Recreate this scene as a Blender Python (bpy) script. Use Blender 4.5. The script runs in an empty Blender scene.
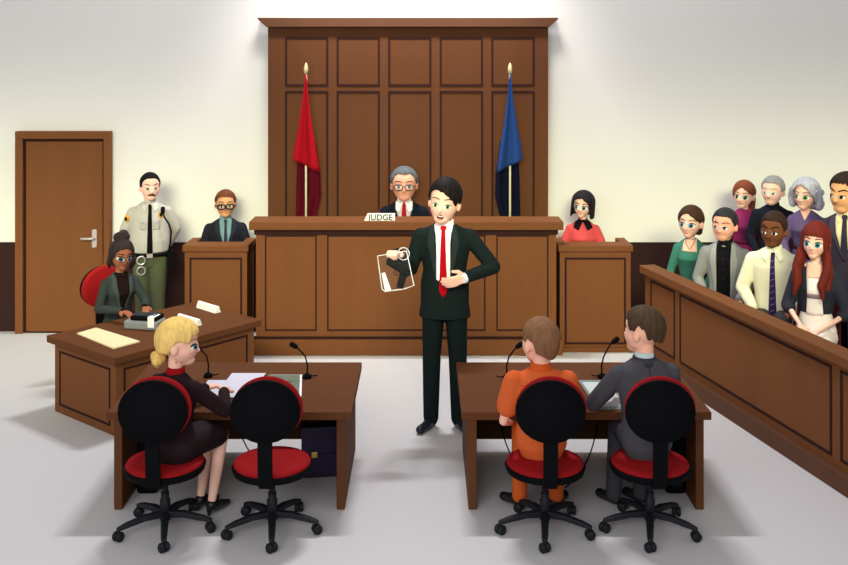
import bpy, bmesh, math, random
from mathutils import Vector, Matrix
from mathutils.bvhtree import BVHTree
random.seed(4)
SC = bpy.context.scene
COL = SC.collection
F, HC = 1000.0, 3.05          # focal length in pixels, camera height

# ------------------------------------------------------------------ camera
cam_d = bpy.data.cameras.new('camera'); cam = bpy.data.objects.new('camera', cam_d); COL.objects.link(cam)
cam.location = (0, 0, HC); cam.rotation_euler = (math.radians(90), 0, 0)
cam_d.sensor_width = 36; cam_d.lens = 36 * F / 848; cam_d.shift_y = -222.5 / 848
cam_d.clip_end = 60
SC.camera = cam
# ------------------------------------------------------------------ world, lights, exposure
SC.view_settings.view_transform = 'Standard'; SC.view_settings.look = 'None'
SC.view_settings.exposure = 0.0; SC.view_settings.gamma = 1.0
SC.view_settings.use_curve_mapping = False
W = bpy.data.worlds.new('world'); SC.world = W; W.use_nodes = True
W.node_tree.nodes['Background'].inputs[0].default_value = (1.0, 0.985, 0.97, 1)
W.node_tree.nodes['Background'].inputs[1].default_value = 0.42

def area(name, loc, target, sx, sy, power, color=(1, 1, 1), spread=180):
    l = bpy.data.lights.new(name, 'AREA'); l.shape = 'RECTANGLE'; l.size = sx; l.size_y = sy
    l.energy = power; l.color = color; l.spread = math.radians(spread)
    o = bpy.data.objects.new(name, l); COL.objects.link(o); o.location = loc
    o.rotation_euler = (Vector(target) - Vector(loc)).to_track_quat('-Z', 'Y').to_euler()
    return o
area('overhead_light', (-0.2, 10.6, 7.8), (0, 8.2, 0), 1.6, 0.25, 400, (1, 0.985, 1.0))
area('lower_wall_fill', (0, 3.0, 4.5), (0, 11.25, 0.6), 13.0, 1.2, 90, (1, 0.995, 0.56), 32)  # added out-of-view light, warms and brightens the lower back wall
area('front_fill', (-2.5, -2.5, 5.0), (0.6, 9, 0.6), 7.0, 3.0, 430, (1, 0.985, 0.975))  # added soft fill from behind the camera, lifts faces and fronts
area('panel_top_fill', (-0.2, 10.2, 4.6), (-0.2, 11.1, 3.1), 3.0, 0.3, 30, (1, 0.93, 0.85), 80)  # added out-of-view light, brightens the top of the panelling

# ------------------------------------------------------------------ materials
def lin(c):
    return tuple((v / 255 / 12.92) if v / 255 <= .04045 else ((v / 255 + .055) / 1.055) ** 2.4 for v in c)
MATS = {}
def mat(name, rgb, rough=.75, spec=.15, metal=0, grain=0, alpha=1, scale=8, stretch=(1, 1, 1), trans=0):
    if name in MATS: return MATS[name]
    m = bpy.data.materials.new(name); m.use_nodes = True; nt = m.node_tree; b = nt.nodes['Principled BSDF']
    c = lin(rgb); b.inputs['Base Color'].default_value = (*c, 1)
    b.inputs['Roughness'].default_value = rough; b.inputs['Specular IOR Level'].default_value = spec
    b.inputs['Metallic'].default_value = metal; b.inputs['Alpha'].default_value = alpha
    if trans: b.inputs['Transmission Weight'].default_value = trans
    if grain:
        tc = nt.nodes.new('ShaderNodeTexCoord'); mp = nt.nodes.new('ShaderNodeMapping'); mp.inputs['Scale'].default_value = stretch
        n = nt.nodes.new('ShaderNodeTexNoise'); n.inputs['Scale'].default_value = scale; n.inputs['Detail'].default_value = 3
        r = nt.nodes.new('ShaderNodeValToRGB')
        r.color_ramp.elements[0].position = .3; r.color_ramp.elements[1].position = .7
        r.color_ramp.elements[0].color = (*[v * (1 - grain) for v in c], 1); r.color_ramp.elements[1].color = (*[min(1, v * (1 + grain)) for v in c], 1)
        nt.links.new(tc.outputs['Object'], mp.inputs[0]); nt.links.new(mp.outputs[0], n.inputs['Vector'])
        nt.links.new(n.outputs[0], r.inputs[0]); nt.links.new(r.outputs[0], b.inputs['Base Color'])
    MATS[name] = m
    return m
def cm(rgb, **k): return mat('m_%d_%d_%d' % tuple(rgb) + str(sorted(k.items())), rgb, **k)
WOOD = mat('wood', (118, 73, 43), .65, .10, grain=.05, stretch=(.6, .6, .08), scale=9)
WOODT = mat('wood_top', (116, 72, 43), .65, .10, grain=.05, stretch=(.1, .6, .6), scale=9)
WOODK = mat('wood_desk', (98, 60, 37), .7, .06, grain=.05, stretch=(.1, .6, .6), scale=9)
WOODD = mat('wood_dark', (92, 58, 38), .6, .2, grain=.05, stretch=(.6, .6, .08), scale=9)
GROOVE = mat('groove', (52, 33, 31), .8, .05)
BLACK = mat('black', (11, 12, 15), .75, .06)
BLACKP = mat('black_plastic', (24, 28, 34), .55, .2)
RED = mat('red_cushion', (150, 26, 30), .85, .05)
WHITE = mat('white_paper', (250, 250, 252), .8, .05)
METAL = mat('brushed_metal', (190, 180, 180), .4, .5, .3)
def skin(rgb): return cm(rgb, rough=.7, spec=.12)
FAIR, PEACH, TAN, DARK, BROWN = (251, 201, 180), (238, 172, 148), (226, 165, 118), (110, 66, 42), (156, 94, 70)

# ------------------------------------------------------------------ mesh helpers
class MB:
    def __init__(s): s.b = bmesh.new()
    def _fl(s, before, smooth):
        for f in s.b.faces:
            if f.index == -1 or f.index >= before: pass
    def box(s, x0, x1, y0, y1, z0, z1, M=None):
        vs = [s.b.verts.new(Vector(p)) for p in ((x0,y0,z0),(x1,y0,z0),(x1,y1,z0),(x0,y1,z0),(x0,y0,z1),(x1,y0,z1),(x1,y1,z1),(x0,y1,z1))]
        if M:
            for v in vs: v.co = M @ v.co
        for q in ((0,3,2,1),(4,5,6,7),(0,1,5,4),(1,2,6,5),(2,3,7,6),(3,0,4,7)): s.b.faces.new([vs[i] for i in q])
        return s
    def prism(s, pts, z0, z1, M=None):            # polygon in xy, extruded along z
        n = len(pts); lo = [s.b.verts.new((p[0], p[1], z0)) for p in pts]; hi = [s.b.verts.new((p[0], p[1], z1)) for p in pts]
        if M:
            for v in lo + hi: v.co = M @ v.co
        s.b.faces.new(lo[::-1]); s.b.faces.new(hi)
        for i in range(n): s.b.faces.new((lo[i], lo[(i+1)%n], hi[(i+1)%n], hi[i]))
        bmesh.ops.recalc_face_normals(s.b, faces=s.b.faces); return s
    def loft(s, rings, n=24, power=2.0):          # rings (cx,cy,cz,rx,ry)
        R = []
        for (cx, cy, cz, rx, ry) in rings:
            row = []
            for k in range(n):
                a = 2*math.pi*k/n; ca, sa = math.cos(a), math.sin(a)
                e = 2/power
                row.append(s.b.verts.new((cx + rx*math.copysign(abs(ca)**e, ca), cy + ry*math.copysign(abs(sa)**e, sa), cz)))
            R.append(row)
        for a, b in zip(R, R[1:]):
            for k in range(n):
                f = s.b.faces.new((a[k], a[(k+1)%n], b[(k+1)%n], b[k])); f.smooth = True
        s.b.faces.new(R[0][::-1]); s.b.faces.new(R[-1]); return s
    def ell(s, c, r, M=None, sub=3):
        T = Matrix.Translation(Vector(c)) @ Matrix.Diagonal((*r, 1)); T = (M @ T) if M else T
        v = bmesh.ops.create_icosphere(s.b, subdivisions=sub, radius=1, matrix=T)
        for x in v['verts']:
            for f in x.link_faces: f.smooth = True
        return s
    def cap(s, a, b, ra, rb, sub=2):
        a, b = Vector(a), Vector(b)
        s.ell(a, (ra,)*3, sub=sub); s.ell(b, (rb,)*3, sub=sub)
        d = b - a
        if d.length > 1e-5:
            M = Matrix.Translation((a+b)/2) @ d.to_track_quat('Z', 'Y').to_matrix().to_4x4()
            bmesh.ops.create_cone(s.b, cap_ends=True, segments=16, radius1=ra, radius2=rb, depth=d.length, matrix=M)
        return s
    def chain(s, pts, rs):
        for i in range(len(pts)-1): s.cap(pts[i], pts[i+1], rs[i], rs[i+1])
        return s
    def tube(s, pts, r, n=8, closed=False):
        pts = [Vector(p) for p in pts]; R = []; rr = r if isinstance(r, (list, tuple)) else [r]*len(pts)
        m = len(pts); up = None
        for i, p in enumerate(pts):
            if closed: d = pts[(i+1)%m] - pts[i-1]
            else: d = pts[min(i+1, m-1)] - pts[max(i-1, 0)]
            d.normalize()
            if up is None: up = d.orthogonal().normalized()
            up = (up - d*up.dot(d)).normalized(); w = d.cross(up)
            R.append([s.b.verts.new(p + (up*math.cos(2*math.pi*k/n) + w*math.sin(2*math.pi*k/n))*rr[i]) for k in range(n)])
        for i in range(m if closed else m-1):
            a, b = R[i], R[(i+1)%m]
            for k in range(n):
                f = s.b.faces.new((a[k], a[(k+1)%n], b[(k+1)%n], b[k])); f.smooth = True
        if not closed: s.b.faces.new(R[0][::-1]); s.b.faces.new(R[-1])
        return s
    def lathe(s, prof, c=(0,0,0), n=32, M=None, sx=1, sy=1):   # prof (r,z)
        R = []
        for (r, z) in prof:
            row = [Vector((c[0]+max(r,1e-4)*sx*math.cos(2*math.pi*k/n), c[1]+max(r,1e-4)*sy*math.sin(2*math.pi*k/n), c[2]+z)) for k in range(n)]
            R.append([s.b.verts.new((M @ v) if M else v) for v in row])
        for a, b in zip(R, R[1:]):
            for k in range(n):
                f = s.b.faces.new((a[k], a[(k+1)%n], b[(k+1)%n], b[k])); f.smooth = True
        s.b.faces.new(R[0][::-1]); s.b.faces.new(R[-1]); return s
    def grid(s, rows):
        R = [[s.b.verts.new(p) for p in r] for r in rows]
        for a, b in zip(R, R[1:]):
            for k in range(len(a)-1):
                f = s.b.faces.new((a[k], a[k+1], b[k+1], b[k])); f.smooth = True
        return s
    def mesh(s, name):
        bmesh.ops.recalc_face_normals(s.b, faces=s.b.faces)
        me = bpy.data.meshes.new(name); s.b.to_mesh(me); s.b.free(); return me
    def build(s, name, m, parent=None, bevel=0, loc=None, rot=None):
        o = bpy.data.objects.new(name, s.mesh(name)); COL.objects.link(o)
        o.data.materials.append(m)
        if parent: o.parent = parent
        if loc: o.location = loc
        if rot: o.rotation_euler = rot
        if bevel:
            bv = o.modifiers.new('bevel', 'BEVEL'); bv.width = bevel; bv.segments = 2; bv.limit_method = 'ANGLE'
        return o

def remesh(mb, voxel, smooth=3, fac=.5):
    me = mb.mesh('tmp'); ob = bpy.data.objects.new('tmp', me); COL.objects.link(ob)
    r = ob.modifiers.new('r', 'REMESH'); r.mode = 'VOXEL'; r.voxel_size = voxel; r.use_smooth_shade = True
    if smooth:
        k = ob.modifiers.new('s', 'SMOOTH'); k.iterations = smooth; k.factor = fac
    dg = bpy.context.evaluated_depsgraph_get()
    out = bpy.data.meshes.new_from_object(ob.evaluated_get(dg))
    bpy.data.objects.remove(ob); bpy.data.meshes.remove(me)
    out.polygons.foreach_set('use_smooth', [True]*len(out.polygons))
    return out
def link(me, name, m, parent=None):
    me.name = name; o = bpy.data.objects.new(name, me); COL.objects.link(o); o.data.materials.clear(); o.data.materials.append(m)
    if parent: o.parent = parent
    return o
def bvh_of(me): return BVHTree.FromPolygons([v.co.copy() for v in me.vertices], [tuple(p.vertices) for p in me.polygons])
def tag(o, label, cat, group=None, kind=None):
    if label: o['label'] = label
    if cat: o['category'] = cat
    if group: o['group'] = group
    if kind: o['kind'] = kind
    return o
def thing(name, label, cat, loc=(0,0,0), rz=0, group=None):
    o = bpy.data.objects.new(name, None); COL.objects.link(o); o.empty_display_size = .1
    o.location = loc; o.rotation_euler = (0, 0, math.radians(rz)); return tag(o, label, cat, group)
def copy_tree(o, parent=None):
    c = o.copy(); COL.objects.link(c)
    if parent: c.parent = parent
    for ch in [x for x in bpy.data.objects if x.parent == o]: copy_tree(ch, c)
    return c
def atz(px, py, z):            # where the view line through a pixel meets the height z
    d = (HC - z)*F/(py - 60); return ((px - 424)*d/F, d)

# ------------------------------------------------------------------ the room
def struct(o): o['kind'] = 'structure'; return o
m = mat('wall_paint', (236, 235, 232), .9, .02)
struct(MB().box(-8, 8, 11.255, 11.4, 0, 4.3).build('wall_back', m))
struct(MB().box(-8, 8, -1, 11.4, -.1, 0).build('floor', mat('floor_vinyl', (207, 205, 208), .55, .2)))
WAIN = mat('wainscot', (54, 35, 35), .8, .05)
struct(MB().box(-8, 8, 11.235, 11.2545, 0, 1.0).build('wainscot_back', WAIN))  # dark wainscot covering the lower back wall
door = MB().box(-4.555, -4.47, 11.13, 11.235, 0, 2.17).box(-3.57, -3.50, 11.13, 11.235, 0, 2.17).box(-4.555, -3.50, 11.13, 11.235, 2.17, 2.255).build('door_1', WOOD, bevel=.006)
struct(door)
MB().box(-4.47, -3.57, 11.18, 11.234, 0, 2.17).build('door_reveal', GROOVE, door)
MB().box(-4.44, -3.585, 11.155, 11.18, 0.02, 2.14).build('door_leaf', WOOD, door, bevel=.006)
h = MB().box(-3.70, -3.645, 11.135, 11.155, .96, 1.16).build('door_handle', METAL, door, bevel=.006)
h['label'] = 'pale metal lever handle'
MB().tube([(-3.672, 11.14, 1.065), (-3.672, 11.10, 1.065), (-3.70, 11.09, 1.065), (-3.81, 11.09, 1.065)], .014).build('lever', METAL, h)

def frame_lines(mb, x0, x1, z0, z1, y, w=.018, d=.008):
    mb.box(x0, x1, y-d, y+.004, z1-w, z1).box(x0, x1, y-d, y+.004, z0, z0+w).box(x0, x0+w, y-d, y+.004, z0+w, z1-w).box(x1-w, x1, y-d, y+.004, z0+w, z1-w)
    return mb

# tall wall panelling behind the judge
t = thing('wall_panelling', 'tall brown wood wall panelling with cornice behind the judge', 'panelling', (-.177, 11.2, 0))
MB().box(-1.555, 1.555, -.1, .03, 0, 3.43).build('back_panel', mat('wood_panelling', (97, 60, 37), .7, .08, grain=.05, stretch=(.6, .6, .08), scale=9), t)
c = MB()
c.prism([(-1.56, 3.415), (1.56, 3.415), (1.655, 3.50), (1.655, 3.516), (-1.655, 3.516), (-1.655, 3.50)], .03-.0, -.19, Matrix(((1,0,0,0),(0,0,1,0),(0,1,0,0),(0,0,0,1))))
c.build('cornice', WOODD, t, bevel=.004)
for i in range(5):
    xa = (285.2 + 51.55*i - 424)*.0111 + .177; xb = xa + 43*.0111
    frame_lines(MB(), xa, xb, 2.761, 3.305, -.1, .02, .01).build('panel_molding', GROOVE, t)
    frame_lines(MB(), xa, xb, .6, 2.706, -.1, .02, .01).build('panel_molding', GROOVE, t)

# judge's bench
t = thing('judge_bench', "wide brown wooden judge's bench in the middle with panelled front", 'bench', (-.18, 10.34, 0))
MB().box(-1.56, 1.55, .02, .07, 0, 1.31).box(-1.56, -1.51, .07, .45, 0, 1.31).box(1.50, 1.55, .07, .45, 0, 1.31).build('body', WOOD, t)
MB().box(-1.62, 1.615, -.06, .31, 1.30, 1.386).build('bench_top', WOODT, t, bevel=.006)
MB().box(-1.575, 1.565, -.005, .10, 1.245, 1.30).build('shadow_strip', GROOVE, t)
MB().box(-1.63, 1.61, -.03, .12, 0, .165).build('plinth', WOOD, t, bevel=.006)
MB().box(-1.575, 1.565, 0, .05, .165, .185).build('plinth_molding', GROOVE, t)
for a, b in ((264.7, 316.5), (327, 485.5), (496.5, 548.6)):
    frame_lines(MB(), (a-424)*.01034+.18, (b-424)*.01034+.18, .245, 1.235, .02, .014, .006).build('panel_molding', GROOVE, t)

def booth(label, x0, x1, name='witness_box'):
    cx = (x0+x1)/2; w = (x1-x0)/2
    t = thing(name, label, 'witness stand', (cx, 10.45, 0))
    MB().box(-w+.02, w-.02, 0, .04, 0, 1.05).box(-w+.02, -w+.06, .04, .42, 0, 1.05).box(w-.06, w-.02, .04, .42, 0, 1.05).build('body', WOOD, t)
    MB().box(-w, w, -.03, .2, 1.05, 1.117).box(-w, -w+.1, .2, .44, 1.05, 1.117).box(w-.1, w, .2, .44, 1.05, 1.117).build('top_rail', WOODT, t, bevel=.008)
    frame_lines(MB(), -w+.07, w-.07, .08, .985, 0, .02, .006).build('panel_molding', GROOVE, t)
    MB().box(-w-.0, w+.0, -.02, .03, 0, .05).build('plinth', WOODT, t)
    return t
booth('wooden witness stand against the left end of the judge bench, man in glasses behind it', -2.52, -1.83)
booth('wooden witness stand right of the judge bench, woman in coral blouse behind it', 1.40, 2.18)

# jury box
ang = math.degrees(math.atan2(-.973, .232))
t = thing('jury_box', 'long panelled wooden jury box rail running along the right side', 'jury box', (2.24, 10.13, 0), ang)
MB().box(0, 4.8, 0, .07, 0, .9).build('front_wall', WOOD, t)
MB().box(-.03, 4.82, -.05, .12, .89, .97).build('top_rail', WOODT, t, bevel=.01)
MB().box(-.02, 4.82, -.05, .09, 0, .14).build('plinth', WOODD, t, bevel=.006)
for a, b in ((.13, .636), (.734, 3.01), (3.11, 4.6)):
    frame_lines(MB(), a, b, .2, .85, 0, .02, .006).build('panel_molding', GROOVE, t)
JM = t.matrix_basis.copy() if False else Matrix.Translation((2.24, 10.13, 0)) @ Matrix.Rotation(math.radians(ang), 4, 'Z')
t = thing('jury_platform', 'two stepped dark platform under the jurors behind the rail', 'platform', (2.24, 10.13, 0), ang)
MB().box(.0, 4.8, .1, 2.3, 0, .18).build('lower_step', WOODD, t)
MB().box(-.0, 4.8, .95, 2.3, .18, .40).build('upper_step', WOODD, t)

# ------------------------------------------------------------------ desks
def desk(label, x0, x1):
    t = thing('counsel_desk', label, 'desk', ((x0+x1)/2, 7.32, 0), 0, 'desks for the two sides')
    w = (x1-x0)/2
    MB().box(-w, w, -.56, .56, .615, .669).build('desktop', WOODK, t, bevel=.004)
    for sx in (-1, 1):
        xa = sx*(w-.075)
        MB().box(xa-.028, xa+.028, -.54, .53, 0, .615).build('side_panel', mat('wood_panelling', (97, 60, 37)), t, bevel=.004)
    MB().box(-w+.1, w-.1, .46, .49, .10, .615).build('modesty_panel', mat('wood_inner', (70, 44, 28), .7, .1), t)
    return t
desk('brown wooden counsel desk on the left with the briefcase under it', -2.15, -.49)
desk('brown wooden counsel desk on the right, orange-clad man seated at it', .255, 1.945)

# clerk's desk, turned
CR = math.degrees(math.atan2(.768, .64))
t = thing('clerk_desk', "angled panelled wooden clerk's desk on the left with the stenotype on it", 'desk', (-2.486, 8.02, 0), CR)
MB().box(0, 1.55, 0, 1.03, .60, .66).build('desktop', WOODK, t, bevel=.006)
MB().box(.05, 1.5, .05, .09, 0, .6).box(.05, .09, .09, .98, 0, .6).box(1.46, 1.5, .09, .98, 0, .6).build('body', WOOD, t, bevel=.004)
frame_lines(MB(), .12, 1.42, .07, .54, .05, .016, .006).build('panel_molding', GROOVE, t)
mb = MB(); y0, y1, w = .13, .9, .016
mb.box(.044, .054, y0, y1, .54-w, .54).box(.044, .054, y0, y1, .07, .07+w).box(.044, .054, y0, y0+w, .07, .54).box(.044, .054, y1-w, y1, .07, .54)
mb.build('panel_molding', GROOVE, t)
CM = Matrix.Translation((-2.486, 8.02, 0)) @ Matrix.Rotation(math.radians(CR), 4, 'Z')

# ------------------------------------------------------------------ office chairs
def office_chair(label, loc, rz=0):
    t = thing('office_chair', label, 'office chair', loc, rz, 'round-backed office chairs')   # faces +Y
    zs = .432
    MB().lathe([(.0, -.035), (.2, -.035), (.25, -.02), (.262, .012), (.255, .022), (.0, .022)], (0, .0, zs-.022)).build('seat_pan', BLACK, t)
    MB().lathe([(.0, -.01), (.238, -.01), (.25, .008), (.243, .02), (.2, .03), (.0, .034)], (0, 0, zs)).build('seat_cushion', RED, t)
    M = Matrix.Translation((0, -.27, .868)) @ Matrix.Rotation(math.radians(90-4), 4, 'X')
    MB().lathe([(.0, .0), (.17, .0), (.205, .008), (.22, .02), (.216, .036), (.0, .036)], (0, 0, 0), M=M @ Matrix.Translation((0, 0, 0)), sy=.88).build('backrest_shell', BLACK, t)
    M2 = Matrix.Translation((.008, -.262, .876)) @ Matrix.Rotation(math.radians(90-4), 4, 'X')
    MB().lathe([(.0, -.045), (.19, -.042), (.219, -.03), (.223, -.012), (.215, 0), (.0, 0)], (0, 0, 0), M=M2, sy=.89).build('backrest_cushion', RED, t)
    mb = MB()
    pts = [(.0, -.30, .80), (.0, -.298, .60), (.0, -.29, .44), (.0, -.25, .385), (.0, -.05, .375)]
    for (a, b) in zip(pts, pts[1:]):
        (x, ya, za), (_, yb, zb) = a, b
        dx = Vector((0, yb-ya, zb-za)).normalized(); nn = Vector((0, -dx.z, dx.y))*.011
        vs = []
        for sx in (-.045, .045):
            for (yy, zz, e) in ((ya, za, -dx*.004), (yb, zb, dx*.004)):
                for q in (-1, 1): vs.append(mb.b.verts.new(Vector((sx, yy, zz)) + e + nn*q))
        for q in ((0,1,3,2), (4,6,7,5), (0,2,6,4), (1,5,7,3), (0,4,5,1), (2,3,7,6)): mb.b.faces.new([vs[i] for i in q])
    mb.build('back_bar', BLACK, t)
    MB().lathe([(.02, .18), (.02, .39)], n=16).build('gas_column', BLACKP, t)
    MB().lathe([(.034, .07), (.034, .20), (.026, .21), (.026, .25)], n=16).build('column_sleeve', BLACKP, t)
    for k in range(5):
        a = math.radians(-90 + 72*k); d = Vector((math.cos(a), math.sin(a), 0)); s = Vector((-d.y, d.x, 0))
        mb = MB(); secs = ((.02, .13, .09, .026), (.13, .128, .094, .026), (.25, .105, .075, .022), (.31, .085, .065, .018)); R = []
        for (r, zt, zb, w) in secs:
            R.append([mb.b.verts.new(d*r + s*q*w + Vector((0, 0, z))) for (q, z) in ((-1, zb), (1, zb), (.75, zt), (-.75, zt))])
        for A, B in zip(R, R[1:]):
            for j in range(4): mb.b.faces.new((A[j], A[(j+1)%4], B[(j+1)%4], B[j]))
        mb.b.faces.new(R[0]); mb.b.faces.new(R[-1][::-1])
        leg = mb.build('base_leg', BLACKP, t, bevel=.006)
        c = d*.30
        mb = MB(); M = Matrix.Translation(c + Vector((0, 0, .03))) @ Matrix.Rotation(a, 4, 'Z') @ Matrix.Rotation(math.radians(90), 4, 'Y')
        M = Matrix.Translation(c + Vector((0, 0, .031))) @ Matrix.Rotation(a + math.radians(35), 4, 'Z') @ Matrix.Rotation(math.radians(90), 4, 'X')
        mb.lathe([(.0, -.03), (.025, -.03), (.031, -.022), (.031, -.006), (.02, -.004), (.02, .004), (.031, .006), (.031, .022), (.025, .03), (.0, .03)], M=M, n=20)
        mb.build('caster', BLACKP, leg)
        MB().lathe([(.008, .035), (.008, .07)], (c.x, c.y, 0), n=10).build('caster_stem', BLACKP, leg)
    return t
ch = office_chair('red and black office chair under the blonde woman', (-1.68, 6.49, 0))
def put(src, label, loc, rz=0):
    c = copy_tree(src); c.location = loc; c.rotation_euler = (0, 0, math.radians(rz)); c['label'] = label; return c
def turn_base(t, deg):                 # the star base swivels under the seat
    for c in [x for x in bpy.data.objects if x.parent == t and x.name.startswith('base_leg')]: c.rotation_euler = (0, 0, math.radians(deg))
    return t
turn_base(ch, 13)
turn_base(put(ch, 'empty red and black office chair at the left desk', (-.985, 6.49, 0)), 8)
turn_base(put(ch, 'red and black office chair under the man in orange', (.785, 6.49, 0)), -7)
turn_base(put(ch, 'red and black office chair under the man in the grey suit', (1.465, 6.49, 0)), -12)
put(ch, 'red round-backed chair under the stenographer at the angled desk', (-2.90, 9.47, 0), 180+50)
# ------------------------------------------------------------------ people
def rotm(yaw, pitch=0, tilt=0):
    return (Matrix.Rotation(math.radians(yaw), 4, 'Z') @ Matrix.Rotation(math.radians(pitch), 4, 'X') @ Matrix.Rotation(math.radians(tilt), 4, 'Y'))
def lerp(tab, x):
    if x <= tab[0][0]: return tab[0][1]
    for (a, va), (b, vb) in zip(tab, tab[1:]):
        if x <= b:
            k = (x-a)/(b-a); k = k*k*(3-2*k); return va + (vb-va)*k
    return tab[-1][1]
MEN = [(-.30, .40, .30), (-.05, .52, .36), (.2, .54, .36), (.6, .50, .34), (1.0, .55, .36), (1.35, .60, .37), (1.6, .58, .31), (1.74, .44, .25), (1.86, .25, .20)]
WOM = [(-.30, .38, .30), (-.05, .50, .36), (.2, .48, .34), (.6, .36, .27), (.95, .42, .31), (1.2, .47, .42), (1.42, .47, .34), (1.62, .46, .25), (1.74, .34, .20), (1.86, .18, .16)]
FAT = [(-.30, .42, .34), (-.05, .58, .44), (.2, .62, .50), (.6, .64, .52), (1.0, .62, .46), (1.35, .62, .42), (1.6, .58, .33), (1.74, .44, .26), (1.86, .25, .20)]

class Person:
    def __init__(s, label, loc, yaw, h, hipz, sex='m', th=1.0, lean=0, skin_rgb=FAIR, head=(0, 0, 0), build=None, voxel=.0075, hs=1.0, hw=1.02):
        s.t = thing('person', label, 'person', loc, yaw); s.h = h; s.hz = hipz; s.th = th; s.lean = lean; s.sex = sex
        s.tab = build or (MEN if sex == 'm' else WOM); s.skin = skin(skin_rgb); s.rgb = skin_rgb; s.vox = voxel
        s.shx = .56 if sex == 'm' else .43; s.ar = .165 if sex == 'm' else .125
        s.headm = Matrix.Translation(s.P(0, -.08, 2.39)) @ rotm(*head) @ Matrix.Diagonal((hw*hs*h, 1.02*hs*h, 1.02*hs*h, 1))
        s.arms = {}; s.legs = []; s.shoulder = {k: (k*s.shx, .02, 1.52) for k in (-1, 1)}
        mb = MB(); mb.loft(s.rings(0, 1.86, -.3), 24); s.tb = bvh_of(mb.mesh('tb'))
    def P(s, x, y, z):                       # body units -> metres; z above 1.86 rides on the torso factor
        zz = z*s.th if z <= 1.86 else 1.86*s.th + (z-1.86)
        yy = y - s.lean*max(0, min(z, 2.3))
        if z < 0: zz = z
        return Vector((x*s.h, yy*s.h, s.hz + zz*s.h))
    def rings(s, grow=0, top=1.86, bot=-.3, tab=None):
        out = []
        for (z, rx, ry) in (tab or s.tab):
            if z < bot-1e-6 or z > top+1e-6: continue
            p = s.P(0, .03, z); out.append((p.x, p.y, p.z, (rx+grow)*s.h, (ry+grow)*s.h))
        return out
    def arm(s, side, elbow, wrist, hd=None, palm=(0, 0, -1), curl=25, thumb=1, open_=1.0, spread=.10):
        s.arms[side] = (elbow, wrist, hd, palm, curl, thumb, spread); return s
    def leg(s, side, knee, ankle, toe=(0, -1, 0)): s.legs.append((side, knee, ankle, toe)); return s
    def sit(s, floor=0, k=1.25, spread=.27, back=0):
        drop = -(s.hz - floor)/s.h + .22
        for d in (-1, 1): s.leg(d, (d*spread, -k, .02), (d*spread*1.05, -k+back, drop))
        return s
    def stand(s, floor=0):
        drop = -(s.hz - floor)/s.h + .2
        for d in (-1, 1): s.leg(d, (d*.24, -.03, drop*.5), (d*.27, .02, drop))
        return s
    def hand(s, mb, w, hd, palm, curl, thumb, spread):
        hs = .46*s.h*getattr(s, 'hand_scale', 1.08); d = Vector(hd).normalized(); n = Vector(palm); n = (n - d*n.dot(d)).normalized(); sd = d.cross(n)*thumb
        for i, (off, L) in enumerate(((.155, .44), (.052, .50), (-.052, .47), (-.15, .36))):
            base = w + d*hs*.5 + sd*hs*off
            mb.cap(w + sd*hs*off*.55 + d*hs*.04, base, hs*.085, hs*.075, 2)
            p = base; a = math.radians(curl)*.6; dd = d + sd*off*spread*4; dd.normalize()
            for k, fr in enumerate((.42, .32, .26)):
                q = p + (dd*math.cos(a) + n*math.sin(a))*hs*L*fr
                mb.cap(p, q, hs*(.070-.006*k), hs*(.066-.006*k), 2); p = q; a += math.radians(curl)*(1.0 if k == 0 else .8)
        p = w + d*hs*.12 + sd*hs*.13
        q = p + (d*.55 + sd*.65 + n*.25).normalized()*hs*.24; r = q + (d*.85 + sd*.15 + n*.35).normalized()*hs*.2
        mb.cap(p, q, hs*.09, hs*.08); mb.cap(q, r, hs*.08, hs*.062)
    def body(s):
        h = s.h; mb = MB(); H = s.headm; f = s.sex == 'f'
        mb.ell((0, .04, .10), (.36, .42, .40), H)
        mb.ell((0, -.07, -.10), (.31 if f else .325, .34, .31), H)
        mb.ell((0, -.06, -.23), (.25 if f else .285, .29, .21), H)
        mb.ell((0, -.17, -.355), (.14 if f else .19, .18, .14), H)
        mb.ell((0, -.20 if f else -.23, -.395), (.08 if f else .12, .10, .09), H)
        sc = Matrix.Identity(4)
        mb.cap(H @ Vector((0, -.37, -.06)), H @ Vector((0, -.425, -.165)), .025*h, .036*h if not f else .030*h)
        for d in (-1, 1): mb.ell((d*.36, .05, -.07), (.05, .085, .12), H)
        nr = .13 if f else .175
        mb.cap(s.P(0, .02, 1.6), H @ Vector((0, .07, -.22)), nr*h*1.1, nr*h)
        mb.loft(s.rings(-.06), 20)
        for d, (e, w, hd, palm, curl, th, sp) in s.arms.items():
            S, E, Wp = s.P(*s.shoulder[d]), s.P(*e), s.P(*w)
            r = s.ar*.82*h; mb.chain([S, E, Wp], [r, r*.72, r*.5])
            hdv = Vector(hd) if hd else (Wp-E)
            s.hand(mb, Wp, hdv, palm, curl, th, sp)
        for (d, k, a, toe) in s.legs:
            mb.chain([s.P(d*.22, 0, 0), s.P(*k), s.P(*k)*.45 + s.P(*a)*.55, s.P(*a)], [.19*h, .135*h, .115*h, .075*h])
            mb.cap(s.P(*a), s.P(*a) + Vector(toe).normalized()*.25*h - Vector((0, 0, .09*h)), .07*h, .06*h)
        me = remesh(mb, s.vox, 3, .5)
        s.b = link(me, 'body', s.skin, s.t); s.hb = bvh_of(me); return s
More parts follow.
